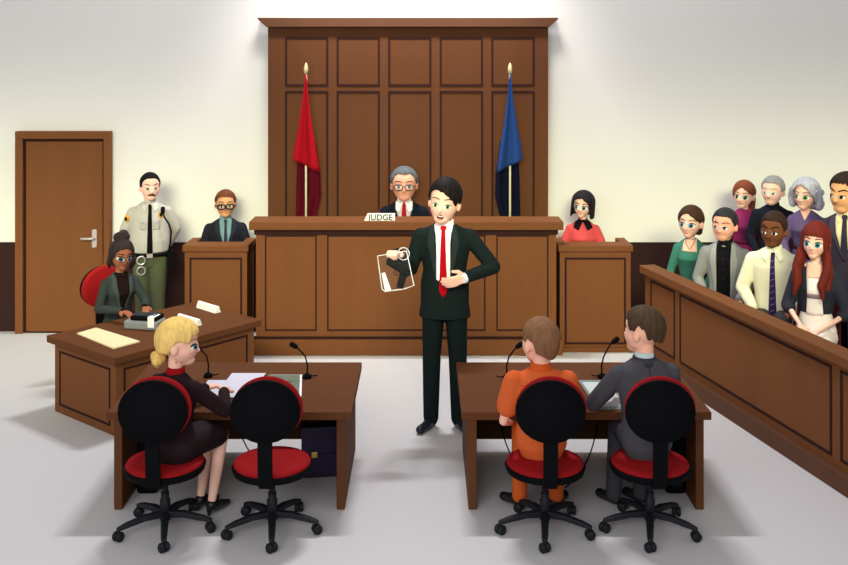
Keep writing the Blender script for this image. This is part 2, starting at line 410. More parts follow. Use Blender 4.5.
    def top(s, name, rgb, sleeve='long', hem=-.3, grow=0, ext=None, cut=1.86, cuff=None, slr=1.0, tab=None, mtl=None, nocuff=0):
        h = s.h; mb = MB(); R = s.rings(grow, cut, max(hem, -.3), tab)
        if hem < -.3:
            p = s.P(0, .03, hem); R = [(p.x, p.y, p.z, (.60+grow)*h, (.40+grow)*h)] + [(q[0], q[1], q[2], max(q[3], .56*h), max(q[4], .38*h)) if q[2] < s.hz+.3*h else q for q in R]
        mb.loft(R, 28)
        for d in (-1, 1): mb.cap(s.P(d*.10, .03, 1.74), s.P(d*(s.shx-.04), .02, 1.56), (.10+grow)*h, (s.ar*.85+grow)*h)
        for d, (e, w, *_r) in s.arms.items():
            S, E, Wp = s.P(*s.shoulder[d]), s.P(*e), s.P(*w)
            r = (s.ar+.03+grow)*h*slr
            if sleeve == 'long': mb.chain([S, E, Wp], [r*.98, r*.86, r*.68])
            elif sleeve == 'short': mb.cap(S, S.lerp(E, .62), r*1.0, r*1.0)
            elif sleeve == 'cap': mb.cap(S, S.lerp(E, .35), r*1.1, r*1.05)
            if cuff and sleeve == 'long' and d != nocuff:
                u = (Wp-E).normalized(); s.cuffs = getattr(s, 'cuffs', []) + [(Wp, u, r*.68, cuff)]
        me = remesh(mb, .0085, 3, .5); o = link(me, name, mtl or cm(rgb, rough=.85, spec=.06), s.t)
        for (Wp, u, r, c) in getattr(s, 'cuffs', []):
            q = MB(); q.tube([Wp - u*.01, Wp + u*(r*.6), Wp + u*(r*.95)], [r*.92, r*.88, r*.80], 16); q.build('shirt_cuff', cm(c, rough=.85, spec=.05), s.t)
        s.cuffs = []
        return o
    def pants(s, rgb, r=1.0, name='trousers', full=True):
        h = s.h; mb = MB(); mb.loft(s.rings(-.0, .22, -.3), 24)
        for (d, k, a, toe) in s.legs:
            A, K = s.P(*a), s.P(*k)
            mb.chain([s.P(d*.24, .02, -.02), K, A], [.28*h*r, .205*h*r, .17*h*r])
        return link(remesh(mb, .009, 3), name, cm(rgb, rough=.85, spec=.06), s.t)
    def shoes(s, rgb=(20, 20, 28), heel=False, L=.66):
        h = s.h
        for (d, k, a, toe) in s.legs:
            A = s.P(*a); tv = Vector(toe).normalized(); g = A.z - .2*h
            mb = MB()
            if heel:
                mb.cap(A + Vector((0, 0, -.02*h)), A + tv*.14*h - Vector((0, 0, .06*h)), .115*h, .11*h); mb.cap(A + tv*.14*h - Vector((0, 0, .06*h)), A + tv*.50*h - Vector((0, 0, .15*h)), .10*h, .055*h)
                mb.cap(A - tv*.05*h - Vector((0, 0, .05*h)), A - tv*.08*h - Vector((0, 0, .18*h)), .07*h, .03*h)
            else:
                z = Vector((0, 0, 1)); mb.cap(A - z*.06*h, A - tv*.08*h - z*.11*h, .13*h, .10*h)
                mb.cap(A - tv*.06*h - z*.11*h, A + tv*(L-.25)*h - z*.12*h, .105*h, .10*h); mb.cap(A - z*.03*h, A + tv*.25*h - z*.11*h, .12*h, .10*h)
            link(remesh(mb, .006, 2), 'shoe', cm(rgb, rough=.4, spec=.4), s.t)
    # --- pieces laid on the surface (x, z in body or head units)
    def _hit(s, where, x, z, off, thk):
        if where == 'head':
            H = s.headm; d = (H.to_3x3() @ Vector((0, 1, 0))).normalized(); st = H @ Vector((x, -1.5, z)); b = s.hb; far = H @ Vector((x, -.2, z))
            ir = b.ray_cast(st, d, 3*s.h)
        else:
            back = where == 'back'
            p = s.P(x, 0, z); d = Vector((0, -1 if back else 1, 0)); st = Vector((p.x, p.y + (1.2*s.h if back else -1.2*s.h), p.z)); b = s.tb; far = p
            ir = b.ray_cast(st, d, 3*s.h)
        if ir[0] is None:
            n = b.find_nearest(far); q = n[0]
        else: q = ir[0]
        return q - d*off*s.h, q + d*(thk-off)*s.h
    def sheet(s, name, where, rows, m, off=.014, thk=.03, parent=None):   # rows of (x,z)
        fr = []; bk = []
        for r in rows:
            hh = [s._hit(where, x, z, off, thk) for (x, z) in r]; fr.append([q[0] for q in hh]); bk.append([q[1] for q in hh])
        mb = MB(); b = mb.b
        A = [[b.verts.new(p) for p in r] for r in fr]; B = [[b.verts.new(p) for p in r] for r in bk]
        n, k = len(A), len(A[0])
        for i in range(n-1):
            for j in range(k-1):
                f = b.faces.new((A[i][j], A[i][j+1], A[i+1][j+1], A[i+1][j])); f.smooth = True
                b.faces.new((B[i][j], B[i+1][j], B[i+1][j+1], B[i][j+1]))
        per = [(0, j) for j in range(k)] + [(i, k-1) for i in range(1, n)] + [(n-1, j) for j in range(k-2, -1, -1)] + [(i, 0) for i in range(n-2, 0, -1)]
        for u in range(len(per)):
            p, q = per[u], per[(u+1) % len(per)]
            b.faces.new((A[p[0]][p[1]], B[p[0]][p[1]], B[q[0]][q[1]], A[q[0]][q[1]]))
        bmesh.ops.remove_doubles(b, verts=b.verts, dist=1e-5)
        return mb.build(name, m, parent or s.t)
    def strip(s, name, where, A, B, rgb, n=14, k=6, off=.014, thk=.03, parent=None, m=None):
        def samp(P, t):
            if len(P) == 1: return P[0]
            L = [math.dist(a, b) for a, b in zip(P, P[1:])]; T = sum(L)*t
            for i, l in enumerate(L):
                if T <= l or i == len(L)-1:
                    f = min(1, T/max(l, 1e-9)); return (P[i][0]+(P[i+1][0]-P[i][0])*f, P[i][1]+(P[i+1][1]-P[i][1])*f)
                T -= l
        rows = []
        for i in range(n+1):
            a, b_ = samp(A, i/n), samp(B, i/n); rows.append([(a[0]+(b_[0]-a[0])*j/k, a[1]+(b_[1]-a[1])*j/k) for j in range(k+1)])
        return s.sheet(name, where, rows, m or cm(rgb, rough=.8, spec=.06), off, thk, parent)
    def disc(s, name, where, c, rx, rz, rgb, off=.014, thk=.03, parent=None, rot=0, top=1.0, rough=.6):
        n = 9; rows = []
        for i in range(n+1):
            v = -1 + 2*i/n; w = math.sqrt(max(0, 1-v*v)) if 0 < i < n else .15
            row = []
            for j in range(7):
                x = (-1 + 2*j/6)*w*rx; z = v*rz*(top if v > 0 else 1)
                row.append((c[0] + x*math.cos(rot) - z*math.sin(rot), c[1] + x*math.sin(rot) + z*math.cos(rot)))
            rows.append(row)
        return s.sheet(name, where, rows, cm(rgb, rough=rough, spec=.1), off, thk, parent)
    # --- face
    def face(s, iris=(70, 45, 35), brow=(40, 28, 24), lip=(200, 110, 100), mood='plain', look=0, blush=None, big=None, browz=.085, lash=None, browt=.02, angry=0):
        f = s.sex == 'f'; big = (big or 1.0)*(1.08 if f else .80); ew, eh = .092*big, .052*big*(1.2 if f else 1)
        for d in (-1, 1):
            cx, cz = d*.15, -.05
            if blush: s.disc('blush', 'head', (d*.19, -.17), .07, .045, blush, off=.004, thk=.02)
            e = s.disc('eye', 'head', (cx, cz), ew, eh, (250, 250, 250), off=.010, thk=.03)
            s.disc('iris', 'head', (cx+look*.028, cz), eh*.98, eh*.98, iris, off=.016, thk=.02, parent=e)
            s.disc('pupil', 'head', (cx+look*.028, cz), eh*.45, eh*.5, (12, 12, 14), off=.020, thk=.015, parent=e)
            lc = lash or brow; lw = .022 if f else .013
            s.strip('eyelid', 'head', [(cx-ew*1.1, cz+eh*.25), (cx-ew*.5, cz+eh*.9), (cx+ew*.5, cz+eh*.9), (cx+ew*1.1, cz+eh*.25)],
                    [(cx-ew*1.15, cz+eh*.2+lw*.3), (cx-ew*.55, cz+eh*.95+lw), (cx+ew*.55, cz+eh*.95+lw), (cx+ew*1.15, cz+eh*.2+lw*.3)], lc, 8, 2, off=.020, thk=.03, parent=e)
            zi, zo = browz - angry*.03, browz + angry*.02
            s.strip('eyebrow', 'head', [(cx-d*.085, zi), (cx+d*.03, zo+.03), (cx+d*.12, zo)], [(cx-d*.085, zi+browt*1.4), (cx+d*.03, zo+.03+browt*1.3), (cx+d*.12, zo+browt*.4)], brow, 8, 2, off=.014, thk=.03)
        dk = tuple(int(v*.72) for v in s.rgb)
        s.strip('nostril_line', 'head', [(-.03, -.20), (.03, -.20)], [(-.025, -.212), (.025, -.212)], dk, 3, 1, off=.006, thk=.02)
        if mood == 'talk':
            mo = s.disc('mouth', 'head', (.0, -.31), .085, .062, (70, 20, 25), off=.008, thk=.03)
            s.strip('teeth', 'head', [(-.072, -.275), (.072, -.275)], [(-.066, -.30), (.066, -.30)], (255, 255, 255), 6, 2, off=.014, thk=.02, parent=mo)
            s.disc('tongue', 'head', (0, -.345), .045, .022, (225, 90, 95), off=.014, thk=.02, parent=mo)
        elif f:
            s.disc('lips', 'head', (0, -.305), .052, .02, lip, off=.008, thk=.03)
        else:
            z = -.305; k = {'plain': 0, 'frown': -.012, 'smile': .014}[mood]
            s.strip('mouth', 'head', [(-.075, z+k), (0, z), (.075, z+k)], [(-.07, z+k-.009), (0, z-.012), (.07, z+k-.009)], dk, 8, 1, off=.006, thk=.02)
            s.strip('lip_shade', 'head', [(-.03, z-.045), (.03, z-.045)], [(-.025, z-.055), (.025, z-.055)], tuple(int(v*.85) for v in s.rgb), 3, 1, off=.004, thk=.02)
        return s
    def glasses(s, rgb=(15, 15, 18), w=.125, hh=.085, r=.014, z=-.05):
        g = MB()
        H = s.headm
        for d in (-1, 1):
            pts = []
            for k in range(20):
                a = 2*math.pi*k/20; ca, sa = math.cos(a), math.sin(a)
                pts.append(H @ Vector((d*.155 + w*math.copysign(abs(ca)**.6, ca), -.46 + .10*abs(d*.155+w*ca)**1.2, z + hh*math.copysign(abs(sa)**.6, sa))))
            g.tube(pts, r*s.h, 6, closed=True)
            g.tube([H @ Vector((d*.28, -.43, z+.03)), H @ Vector((d*.385, -.25, z+.03)), H @ Vector((d*.40, .05, z+.02))], r*s.h*.8, 6)
        g.tube([H @ Vector((-.035, -.455, z+.02)), H @ Vector((0, -.465, z+.03)), H @ Vector((.035, -.455, z+.02))], r*s.h, 6)
        g.build('glasses', cm(rgb, rough=.3, spec=.5), s.t)
    # --- hair: a thick shell from the crown to a hairline given as (angle, length); angle 0 = face, + = her/his left
    def hair(s, rgb, line, r=(.40, .465, .445), tuck=.25, drop=1.0, jag=.0, jn=22, flare=0, ridge=.012, name='hair', c=(0, .045, .10), streak=True, hang=0):
        H = s.headm; N, Mn = 96, 20
        if len(line) and line[0][0] >= 0: line = [(-a, l) for a, l in reversed(line)] + list(line)
        def pt(phi, L, k):
            rx, ry, rz = (r[0]*k, r[1]*k, r[2]*k); a = math.radians(phi)
            rid = 1 + ridge*math.sin(phi/360*2*math.pi*17 + 2.0*L)*min(1, L*2)
            if L <= 1:
                th = L*math.pi/2; R = math.sin(th)*rid; z = math.cos(th)*rz
            else:
                R = (1 - tuck*(L-1)**1.5 + flare*(L-1))*rid; z = -(L-1)*drop*.62
            return H @ Vector((c[0] + math.sin(a)*rx*R, c[1] - math.cos(a)*ry*R, c[2] + z))
        out, inn = [], []
        for i in range(N):
            phi = -180 + 360*i/N; Lm = lerp(line, phi)
            if jag: 
                t = (phi/360*jn) % 1.0; Lm -= jag*abs(2*t-1)
            ro, ri = [], []
            for j in range(Mn+1):
                L = Lm*j/Mn; e = (j/Mn)
                ko = 1.0 - .055*max(0, (e-.75)/.25)**2*(1 if Lm < 1.7 else .5); ro.append(pt(phi, L, ko)); ri.append(pt(phi, L, .885))
            out.append(ro); inn.append(ri)
        mb = MB(); b = mb.b
        V = [[b.verts.new(p) for p in r_[1:]] for r_ in out]; U = [[b.verts.new(p) for p in r_[1:]] for r_ in inn]
        to = b.verts.new(pt(0, 0, 1)); ti = b.verts.new(pt(0, 0, .885))
        for i in range(N):
            i2 = (i+1) % N
            b.faces.new((to, V[i][0], V[i2][0])).smooth = True; b.faces.new((ti, U[i2][0], U[i][0]))
            for j in range(Mn-1):
                b.faces.new((V[i][j], V[i][j+1], V[i2][j+1], V[i2][j])).smooth = True
                b.faces.new((U[i][j], U[i2][j], U[i2][j+1], U[i][j+1])).smooth = True
            b.faces.new((V[i][-1], U[i][-1], U[i2][-1], V[i2][-1])).smooth = True
        return mb.build(name, s.hairmat(rgb), s.t)
    def hairmat(s, rgb): return cm(rgb, rough=.65, spec=.10, grain=.18, scale=14, stretch=(3, 3, .6))
    def locks(s, name, rgb, chains, vox=.006):       # each chain: [(x,y,z,r)...] in head units
        mb = MB()
        for c in chains: mb.chain([s.headm @ Vector(p[:3]) for p in c], [p[3]*s.h for p in c])
        return link(remesh(mb, vox, 2), name, s.hairmat(rgb), s.t)
    # --- clothes details on the chest
    def collar(s, rgb, r=.2, z0=1.74, z1=1.98, name='shirt_collar', front=.04):
        mb = MB(); a = s.P(0, .03, z0); b = s.P(0, .0, z1); h = s.h
        R = []
        for (p, k) in ((a, r*1.15), (b, r*1.0), (b, r*.86), (a, r*.9)):
            R.append([mb.b.verts.new((p.x + k*h*math.cos(2*math.pi*q/24), p.y + k*h*math.sin(2*math.pi*q/24), p.z + (-front*h if (q > 14 and q < 22) and p is b else 0))) for q in range(24)])
        for i in range(4):
            A, B = R[i], R[(i+1) % 4]
            for q in range(24): mb.b.faces.new((A[q], A[(q+1)%24], B[(q+1)%24], B[q])).smooth = True
        return mb.build(name, cm(rgb, rough=.85, spec=.05), s.t)
    def vee(s, shirt, w=.2, v=.9, lapel=None, lapw=.17, tie=None, tiew=.055, tiel=None, top=1.88, strip=None, cx=0):
        if v is not None: s.strip('shirt_front', 'chest', [(cx-w, top), (cx-w*.85, (top+v)/2+.1), (cx-.012, v)] if strip is None else [(cx-w, top), (cx-strip, 1.4), (cx-strip, v)],
                [(cx+w, top), (cx+w*.85, (top+v)/2+.1), (cx+.012, v)] if strip is None else [(cx+w, top), (cx+strip, 1.4), (cx+strip, v)], shirt, off=.012, thk=.05)
        if lapel:
            for d in (-1, 1):
                vb = v if strip is None else v+.35
                xb = 0.01 if strip is None else strip
                s.strip('lapel', 'chest', [(cx+d*(w), top), (cx+d*(w*.95), (top+vb)/2+.12), (cx+d*xb, vb)], [(cx+d*(w+.09), top), (cx+d*(w+lapw), (top+vb)/2+.25), (cx+d*(xb+.02), vb)], lapel, off=.03, thk=.06)
        if tie:
            tl = tiel if tiel is not None else v
            k = s.strip('tie', 'chest', [(cx-tiew*.7, 1.82), (cx-tiew*.6, 1.72), (cx-tiew*1.25, tl+.12), (cx-.005, tl)], [(cx+tiew*.7, 1.82), (cx+tiew*.6, 1.72), (cx+tiew*1.25, tl+.12), (cx+.005, tl)], tie, n=20, off=.028, thk=.05)
            s.disc('tie_knot', 'chest', (cx, 1.80), tiew*.95, .07, tie, off=.045, thk=.06, parent=k)
        for d in (-1, 1):
            s.strip('collar_flap', 'chest', [(cx+d*.02, 1.84), (cx+d*.12, 1.64)], [(cx+d*.22, 1.88), (cx+d*.19, 1.68)], shirt, 6, 4, off=.032, thk=.05) if tie or lapel else None
    def buttons(s, xs, rgb=(30, 30, 30), r=.02):
        for (x, z) in xs: s.disc('button', 'chest', (x, z), r, r, rgb, off=.03, thk=.03)
SHORT = [(0, .70), (28, .70), (48, .76), (62, .98), (72, 1.16), (84, 1.20), (92, .98), (112, 1.02), (128, 1.38), (180, 1.55)]
# attorney ------------------------------------------------------------
p = Person('standing man in a black suit and red tie holding up a clear evidence bag', (.172, 8.29, 0), -4, .36, 1.14, th=.82, head=(-8, 0, 7), skin_rgb=FAIR, voxel=.0065, hw=.96, hs=.98)
for d in (-1, 1): p.leg(d, (d*.30, -.03, -1.5), (d*.32, .02, -2.95), (d*.5, -1, 0))
p.hand_scale = 1.3
p.arm(-1, (-.78, -.12, .62), (-1.02, -.82, 1.20), hd=(-.25, -.9, .30), palm=(0, -.2, -1), curl=88, thumb=1)
p.arm(1, (1.12, -.10, .70), (.52, -.52, .52), hd=(-.8, -.25, -.25), palm=(-.2, .9, .3), curl=18, thumb=-1)
p.body(); SUIT = (24, 33, 34)
p.top('jacket', SUIT, hem=-.60, cuff=(235, 235, 245), nocuff=-1); p.pants((20, 29, 30), r=1.04); p.shoes((22, 22, 42), L=.74)
p.collar((252, 252, 255)); p.vee((252, 252, 255), w=.2, v=.05, strip=.16, lapel=(40, 50, 51), tie=(176, 10, 26), tiew=.075, tiel=-.08, cx=-.02)
p.strip('pocket_flap', 'chest', [(.28, .12), (.48, .18)], [(.28, .06), (.48, .12)], (34, 43, 44), 5, 2, off=.02, thk=.04)
p.face(iris=(60, 120, 70), mood='talk', browt=.014, look=.2)
p.hair((24, 19, 18), [(-180, 1.45), (-128, 1.3), (-110, 1.0), (-92, .98), (-84, 1.22), (-70, 1.15), (-55, .80), (-30, .72), (0, .78), (22, .90), (38, 1.02), (50, 1.16), (56, 1.24), (66, 1.05), (84, 1.2), (92, 1.0), (110, 1.05), (128, 1.35), (180, 1.5)], jag=.03, jn=18, ridge=.02, r=(.42, .485, .48))
ATT = p

# judge ---------------------------------------------------------------
p = Person("grey-haired judge in a black robe and glasses seated behind the bench", (-.215, 10.86, .30), 0, .352, .565, skin_rgb=PEACH, hw=1.08)
p.sit(k=.8); p.arm(-1, (-.85, -.15, .75), (-.5, -.75, .55)); p.arm(1, (.85, -.15, .75), (.5, -.75, .55)); p.body()
p.top('robe', (20, 24, 36)); p.pants((20, 24, 36)); p.shoes()
p.collar((252, 252, 255), z1=2.02); p.vee((205, 195, 205), w=.26, v=1.0, lapel=(26, 30, 42), lapw=.1, tie=(160, 25, 30), tiew=.085)
for d in (-1, 1): p.strip('collar_wing', 'chest', [(d*.02, 1.86), (d*.16, 1.56)], [(d*.27, 1.90), (d*.25, 1.62)], (252, 252, 255), 6, 4, off=.05, thk=.05)
p.face(iris=(90, 140, 160), brow=(60, 60, 64), mood='plain'); p.glasses((30, 32, 36))
p.hair((92, 98, 104), [(0, .66), (30, .60), (50, .70), (60, .95), (76, 1.16), (90, 1.1), (110, 1.15), (180, 1.5)], ridge=.02)

# man with glasses in the left witness stand --------------------------
p = Person('brown-haired man with black glasses in a dark suit behind the left witness stand', (-2.16, 10.88, 0), 12, .305, .76, skin_rgb=TAN, hs=.93)
p.sit(k=.7, floor=0); p.arm(-1, (-.80, -.1, .8), (-.45, -.7, .6)); p.arm(1, (.80, -.1, .8), (.45, -.7, .6)); p.body()
p.top('jacket', (34, 36, 46)); p.pants((34, 36, 46)); p.shoes()
p.collar((122, 160, 168)); p.vee((122, 160, 168), w=.22, v=.75, lapel=(44, 46, 58), tie=(56, 60, 72), tiew=.06)
p.face(iris=(50, 60, 80), brow=(80, 45, 25)); p.glasses((12, 12, 14), r=.026, w=.135)
p.hair((104, 60, 38), [(0, .72), (30, .74), (50, .80), (62, .98), (72, 1.12), (84, 1.14), (92, .98), (112, 1.02), (128, 1.38), (180, 1.5)], jag=.10, jn=22, ridge=.03)

# witness woman -------------------------------------------------------
p = Person('woman with black bob hair and coral blouse behind the right witness stand', (1.725, 10.86, 0), -8, .31, .74, 'f', skin_rgb=FAIR, head=(-16, 4, 6), hs=.88)
p.sit(k=.8); p.arm(-1, (-.72, -.12, .8), (-.42, -.55, .6), curl=30); p.arm(1, (.74, -.12, .8), (.66, -.62, .62), curl=30); p.body()
p.top('blouse', (208, 80, 84), sleeve='short', slr=1.15); p.pants((50, 40, 50), name='trousers'); p.shoes()
for d in (-1, 1): p.strip('black_collar', 'chest', [(d*.01, 1.80), (d*.16, 1.52)], [(d*.22, 1.88), (d*.34, 1.62)], (18, 16, 20), 6, 4, off=.03, thk=.05)
p.collar((18, 16, 20), r=.155, z1=1.92, name='black_collar_band')
for d in (-1, 1):
    S, E = p.P(*p.shoulder[d]), p.P(*p.arms[d][0]); u = (E-S).normalized(); q = S.lerp(E, .62) + u*.035
    r = (p.ar+.03)*p.h*1.15; MB().tube([q - u*.012, q + u*.02], [r*1.04, r*1.02], 16).build('sleeve_band', cm((18, 16, 20)), p.t)
p.face(iris=(60, 130, 160), brow=(30, 25, 28), lip=(214, 130, 120), look=-.5)
p.hair((32, 30, 36), [(-180, 1.95), (-60, 1.95), (-50, 1.55), (-42, .85), (-20, .74), (5, .70), (25, .84), (42, .98), (52, 1.5), (62, 1.95), (180, 1.95)], jag=.05, jn=30, tuck=-.02, ridge=.015, r=(.46, .51, .48))

# officer -------------------------------------------------------------
p = Person('uniformed officer with moustache, grey shirt and green trousers standing by the door', (-2.93, 10.7, 0), 14, .315, .945, skin_rgb=FAIR, head=(10, 0, 0), build=FAT, hs=.91, hw=.98)
p.stand(); p.arm(-1, (-.84, .15, .92), (-.62, .5, .35), hd=(.8, .3, -.3)); p.arm(1, (.84, .15, .92), (.62, .5, .35), hd=(-.8, .3, -.3)); p.body()
GS = (188, 184, 180)
p.top('uniform_shirt', GS, hem=.08, grow=.01); 
mb = MB(); mb.loft(p.rings(-.005, .3, -.3), 24)
for (d, k, a, toe) in p.legs: mb.chain([p.P(d*.27, .0, -.05), p.P(*k), p.P(*a)], [.33*p.h, .25*p.h, .2*p.h])
link(remesh(mb, .009, 3), 'uniform_trousers', cm((92, 98, 72)), p.t); p.shoes((25, 22, 22))
q = p.P(0, .03, .13); rr = []
for k in range(32):
    a = 2*math.pi*k/32; rr.append(Vector((q.x + .645*p.h*math.cos(a), q.y + .515*p.h*math.sin(a), q.z)))
belt = MB().tube(rr, .035*p.h*1.6, 8, closed=True).build('belt', BLACK, p.t)
MB().box(q.x-.03, q.x+.03, q.y-.515*p.h-.03, q.y-.515*p.h-.005, q.z-.02, q.z+.02).build('buckle', METAL, belt)
p.collar(GS)
for d in (-1, 1):
    p.strip('collar_flap', 'chest', [(d*.02, 1.84), (d*.15, 1.56)], [(d*.22, 1.88), (d*.30, 1.66)], (206, 202, 198), 6, 4, off=.035, thk=.05)
    k = p.strip('chest_pocket', 'chest', [(d*.22-.11, 1.28), (d*.22-.11, .98)], [(d*.22+.11, 1.28), (d*.22+.11, .98)], (176, 172, 170), 6, 4, off=.022, thk=.05)
    p.disc('pocket_button', 'chest', (d*.22, 1.2), .018, .018, (120, 116, 116), off=.035, parent=k)
p.strip('tie', 'chest', [(-.05, 1.80), (-.055, 1.72), (-.095, .25), (0, .05)], [(.05, 1.80), (.055, 1.72), (.095, .25), (0, .05)], (14, 14, 16), n=24, off=.04, thk=.06)
k = p.disc('badge', 'chest', (.36, 1.46), .085, .10, (228, 160, 40), off=.03); p.disc('badge_center', 'chest', (.36, 1.46), .05, .06, (40, 34, 30), off=.036, parent=k)
S = p.P(-.60, .0, 1.5)
k = MB().ell((S.x-.045, S.y-.03, S.z-.05), (.028, .035, .042)).build('shoulder_patch', cm((228, 160, 40)), p.t)
MB().ell((S.x-.055, S.y-.045, S.z-.05), (.022, .025, .024)).build('patch_center', cm((40, 34, 30)), k)
S = p.P(.42, -.30, 1.60)
r_ = MB().box(S.x-.022, S.x+.022, S.y-.035, S.y+.02, S.z-.03, S.z+.04).build('shoulder_radio', BLACK, p.t, bevel=.012)
MB().tube([S + Vector((0, -.01, -.02)), p.P(.48, -.42, 1.38), p.P(.62, -.44, 1.15), p.P(.70, -.38, .9), p.P(.66, -.42, .5), p.P(.60, -.38, .2)], .009, 6).build('radio_cord', BLACK, r_)
S = p.P(.62, -.15, -.05); MB().box(S.x-.02, S.x+.05, S.y-.05, S.y+.05, S.z-.1, S.z+.09).build('holster', BLACK, p.t, bevel=.01)
for zz in (-.02, -.38):
    S = p.P(-.28, -.50 if zz > -.1 else -.42, zz); pts = [S + Vector((.042*math.cos(2*math.pi*k/20), 0, .042*math.sin(2*math.pi*k/20))) for k in range(20)]
    MB().tube(pts, .008, 8, closed=True).build('handcuff_ring', cm((200, 202, 208), metal=.6, rough=.3), p.t)
p.face(iris=(90, 110, 110), brow=(15, 14, 16), mood='frown', angry=.5, browt=.02)
p.strip('moustache', 'head', [(-.15, -.285), (-.06, -.225), (0, -.235), (.06, -.225), (.15, -.285)], [(-.13, -.305), (-.05, -.285), (0, -.275), (.05, -.285), (.13, -.305)], (12, 12, 14), 12, 3, off=.035, thk=.06)
p.hair((18, 18, 22), [(0, .62), (25, .62), (45, .70), (58, .85), (68, 1.14), (84, 1.20), (92, .98), (112, 1.02), (128, 1.38), (180, 1.55)], r=(.39, .455, .435))

# stenographer --------------------------------------------------------
p = Person('dark-haired woman in glasses and grey blazer typing at the angled desk', (-2.88, 9.44, 0), 38, .315, .53, 'f', th=.90, lean=.06, skin_rgb=BROWN, head=(-2, 8, 4), hs=.88)
p.sit(k=1.1); p.arm(-1, (-.72, -.25, .78), (-.34, -1.02, .82), hd=(.35, -1, -.05), curl=22, thumb=-1); p.arm(1, (.72, -.25, .78), (.34, -1.08, .86), hd=(-.3, -1, -.05), curl=22, thumb=1); p.body()
p.top('blazer', (54, 62, 62), cuff=(30, 22, 24)); p.pants((40, 44, 46), r=.8); p.shoes()
p.vee((30, 18, 20), w=.19, v=.45, lapel=(66, 74, 74), lapw=.14)
p.face(iris=(70, 90, 110), brow=(25, 20, 22), lip=(160, 50, 50), big=1.1); p.glasses((70, 60, 66), r=.007, w=.115, hh=.07)
p.hair((46, 38, 40), [(0, .72), (25, .78), (45, .92), (58, 1.25), (75, 1.4), (110, 1.4), (180, 1.5)], jag=.04, jn=24, ridge=.03, tuck=.15)
p.locks('hair_bun', (46, 38, 40), [[(.0, .16, .52, .2), (.06, .22, .60, .17)], [(-.08, .22, .52, .17), (.05, .3, .48, .15)], [(.1, .14, .56, .15), (-.04, .12, .62, .13)]])
p.locks('hair_lock', (46, 38, 40), [[(.38, -.08, .0, .07), (.42, -.04, -.28, .08), (.38, .0, -.5, .05)], [(-.38, -.05, .0, .07), (-.41, -.02, -.25, .07), (-.36, .02, -.42, .04)]])

# blonde woman --------------------------------------------------------
BL = (238, 200, 118)
p = Person('blonde woman with low bun and dark dress seated at the left desk', (-1.63, 6.52, 0), 152, .345, .55, 'f', th=.72, lean=.03, skin_rgb=FAIR, head=(-58, 2, 0), voxel=.0065, hs=.86, hw=1.0)
p.leg(-1, (-.26, -1.08, -.12), (-.30, -.72, -1.36), (0, -1, 0)); p.leg(1, (.12, -1.15, -.12), (.04, -.80, -1.36), (.0, -1, 0))
p.arm(-1, (-.74, -.55, .80), (-.15, -1.25, .86), hd=(.6, -.8, 0), curl=25, thumb=-1); p.arm(1, (.66, -.45, .72), (.3, -1.2, .88), hd=(-.2, -1, 0), curl=25)
p.body(); p.top('dress', (42, 28, 32), hem=-.3, grow=.01)
mb = MB(); mb.loft(p.rings(.02, .3, -.3), 24)
for (d, k, a, toe) in p.legs: mb.cap(p.P(d*.22, .02, 0), p.P(*k).lerp(p.P(d*.22, 0, 0), .12), .30*p.h, .22*p.h)
mb.cap(p.P(0, -.1, 0), p.P(-.06, -.95, 0), .26*p.h, .2*p.h)
link(remesh(mb, .009, 4), 'skirt', cm((36, 23, 27)), p.t); p.shoes((18, 18, 20), heel=True)
p.collar((150, 20, 26), r=.165, z1=1.96, name='red_collar')
p.face(iris=(80, 130, 140), brow=(190, 140, 70), lip=(214, 80, 90), blush=(246, 176, 160), lash=(60, 40, 30), big=.82)
p.hair(BL, [(-180, 1.5), (-110, 1.45), (-84, 1.0), (-70, 1.0), (-52, 1.08), (-38, .86), (0, .84), (38, .86), (52, 1.08), (70, 1.0), (84, 1.0), (110, 1.45), (180, 1.5)], r=(.42, .49, .46), ridge=.02, jag=.03, jn=30)
p.locks('hair_bun', BL, [[(.0, .42, -.34, .13), (.1, .46, -.38, .10)], [(-.08, .44, -.38, .11), (0, .5, -.30, .10)], [(0, .44, -.46, .09), (.04, .5, -.4, .08)]])
for d in (-1, 1):
    e = p.headm @ Vector((d*.37, .0, -.25)); MB().tube([e, e + Vector((0, 0, -.03))], .004).build('earring', cm((220, 180, 90), metal=.7, rough=.3), p.t)

# man in orange -------------------------------------------------------
OR = (212, 100, 52)
p = Person('man in an orange prison uniform seated with his back turned at the right desk', (.77, 6.56, 0), 180, .31, .545, th=.82, lean=.08, skin_rgb=(248, 190, 168), head=(28, 0, 0))
for d in (-1, 1): p.leg(d, (d*.34, -1.0, .0), (d*.40, -.66, -1.42), (.25 + d*.8, -.8, 0))
p.arm(-1, (-.78, -.10, .55), (-.50, -.75, .30), hd=(.3, -1, -.1), curl=25, thumb=-1); p.arm(1, (.80, .0, .52), (.62, -.62, .22), hd=(-.2, -1, -.1), curl=25)
p.body(); p.top('orange_shirt', OR, sleeve='short', hem=-.3, grow=.01, slr=1.2); p.pants((200, 92, 40), r=1.0, name='orange_trousers'); p.shoes((22, 20, 24))
p.collar((212, 92, 38), r=.21, z1=1.98, name='orange_collar')
p.strip('back_yoke', 'back', [(-.5, 1.50), (.5, 1.50)], [(-.5, 1.515), (.5, 1.515)], (176, 76, 30), 12, 2, off=.016, thk=.03)
p.face(iris=(80, 60, 40), brow=(110, 80, 60))
p.hair((128, 92, 66), [(0, .70), (30, .70), (48, .76), (62, .98), (72, 1.10), (84, 1.14), (92, .98), (112, 1.05), (126, 1.42), (180, 1.62)], ridge=0, r=(.385, .45, .43), tuck=.2)

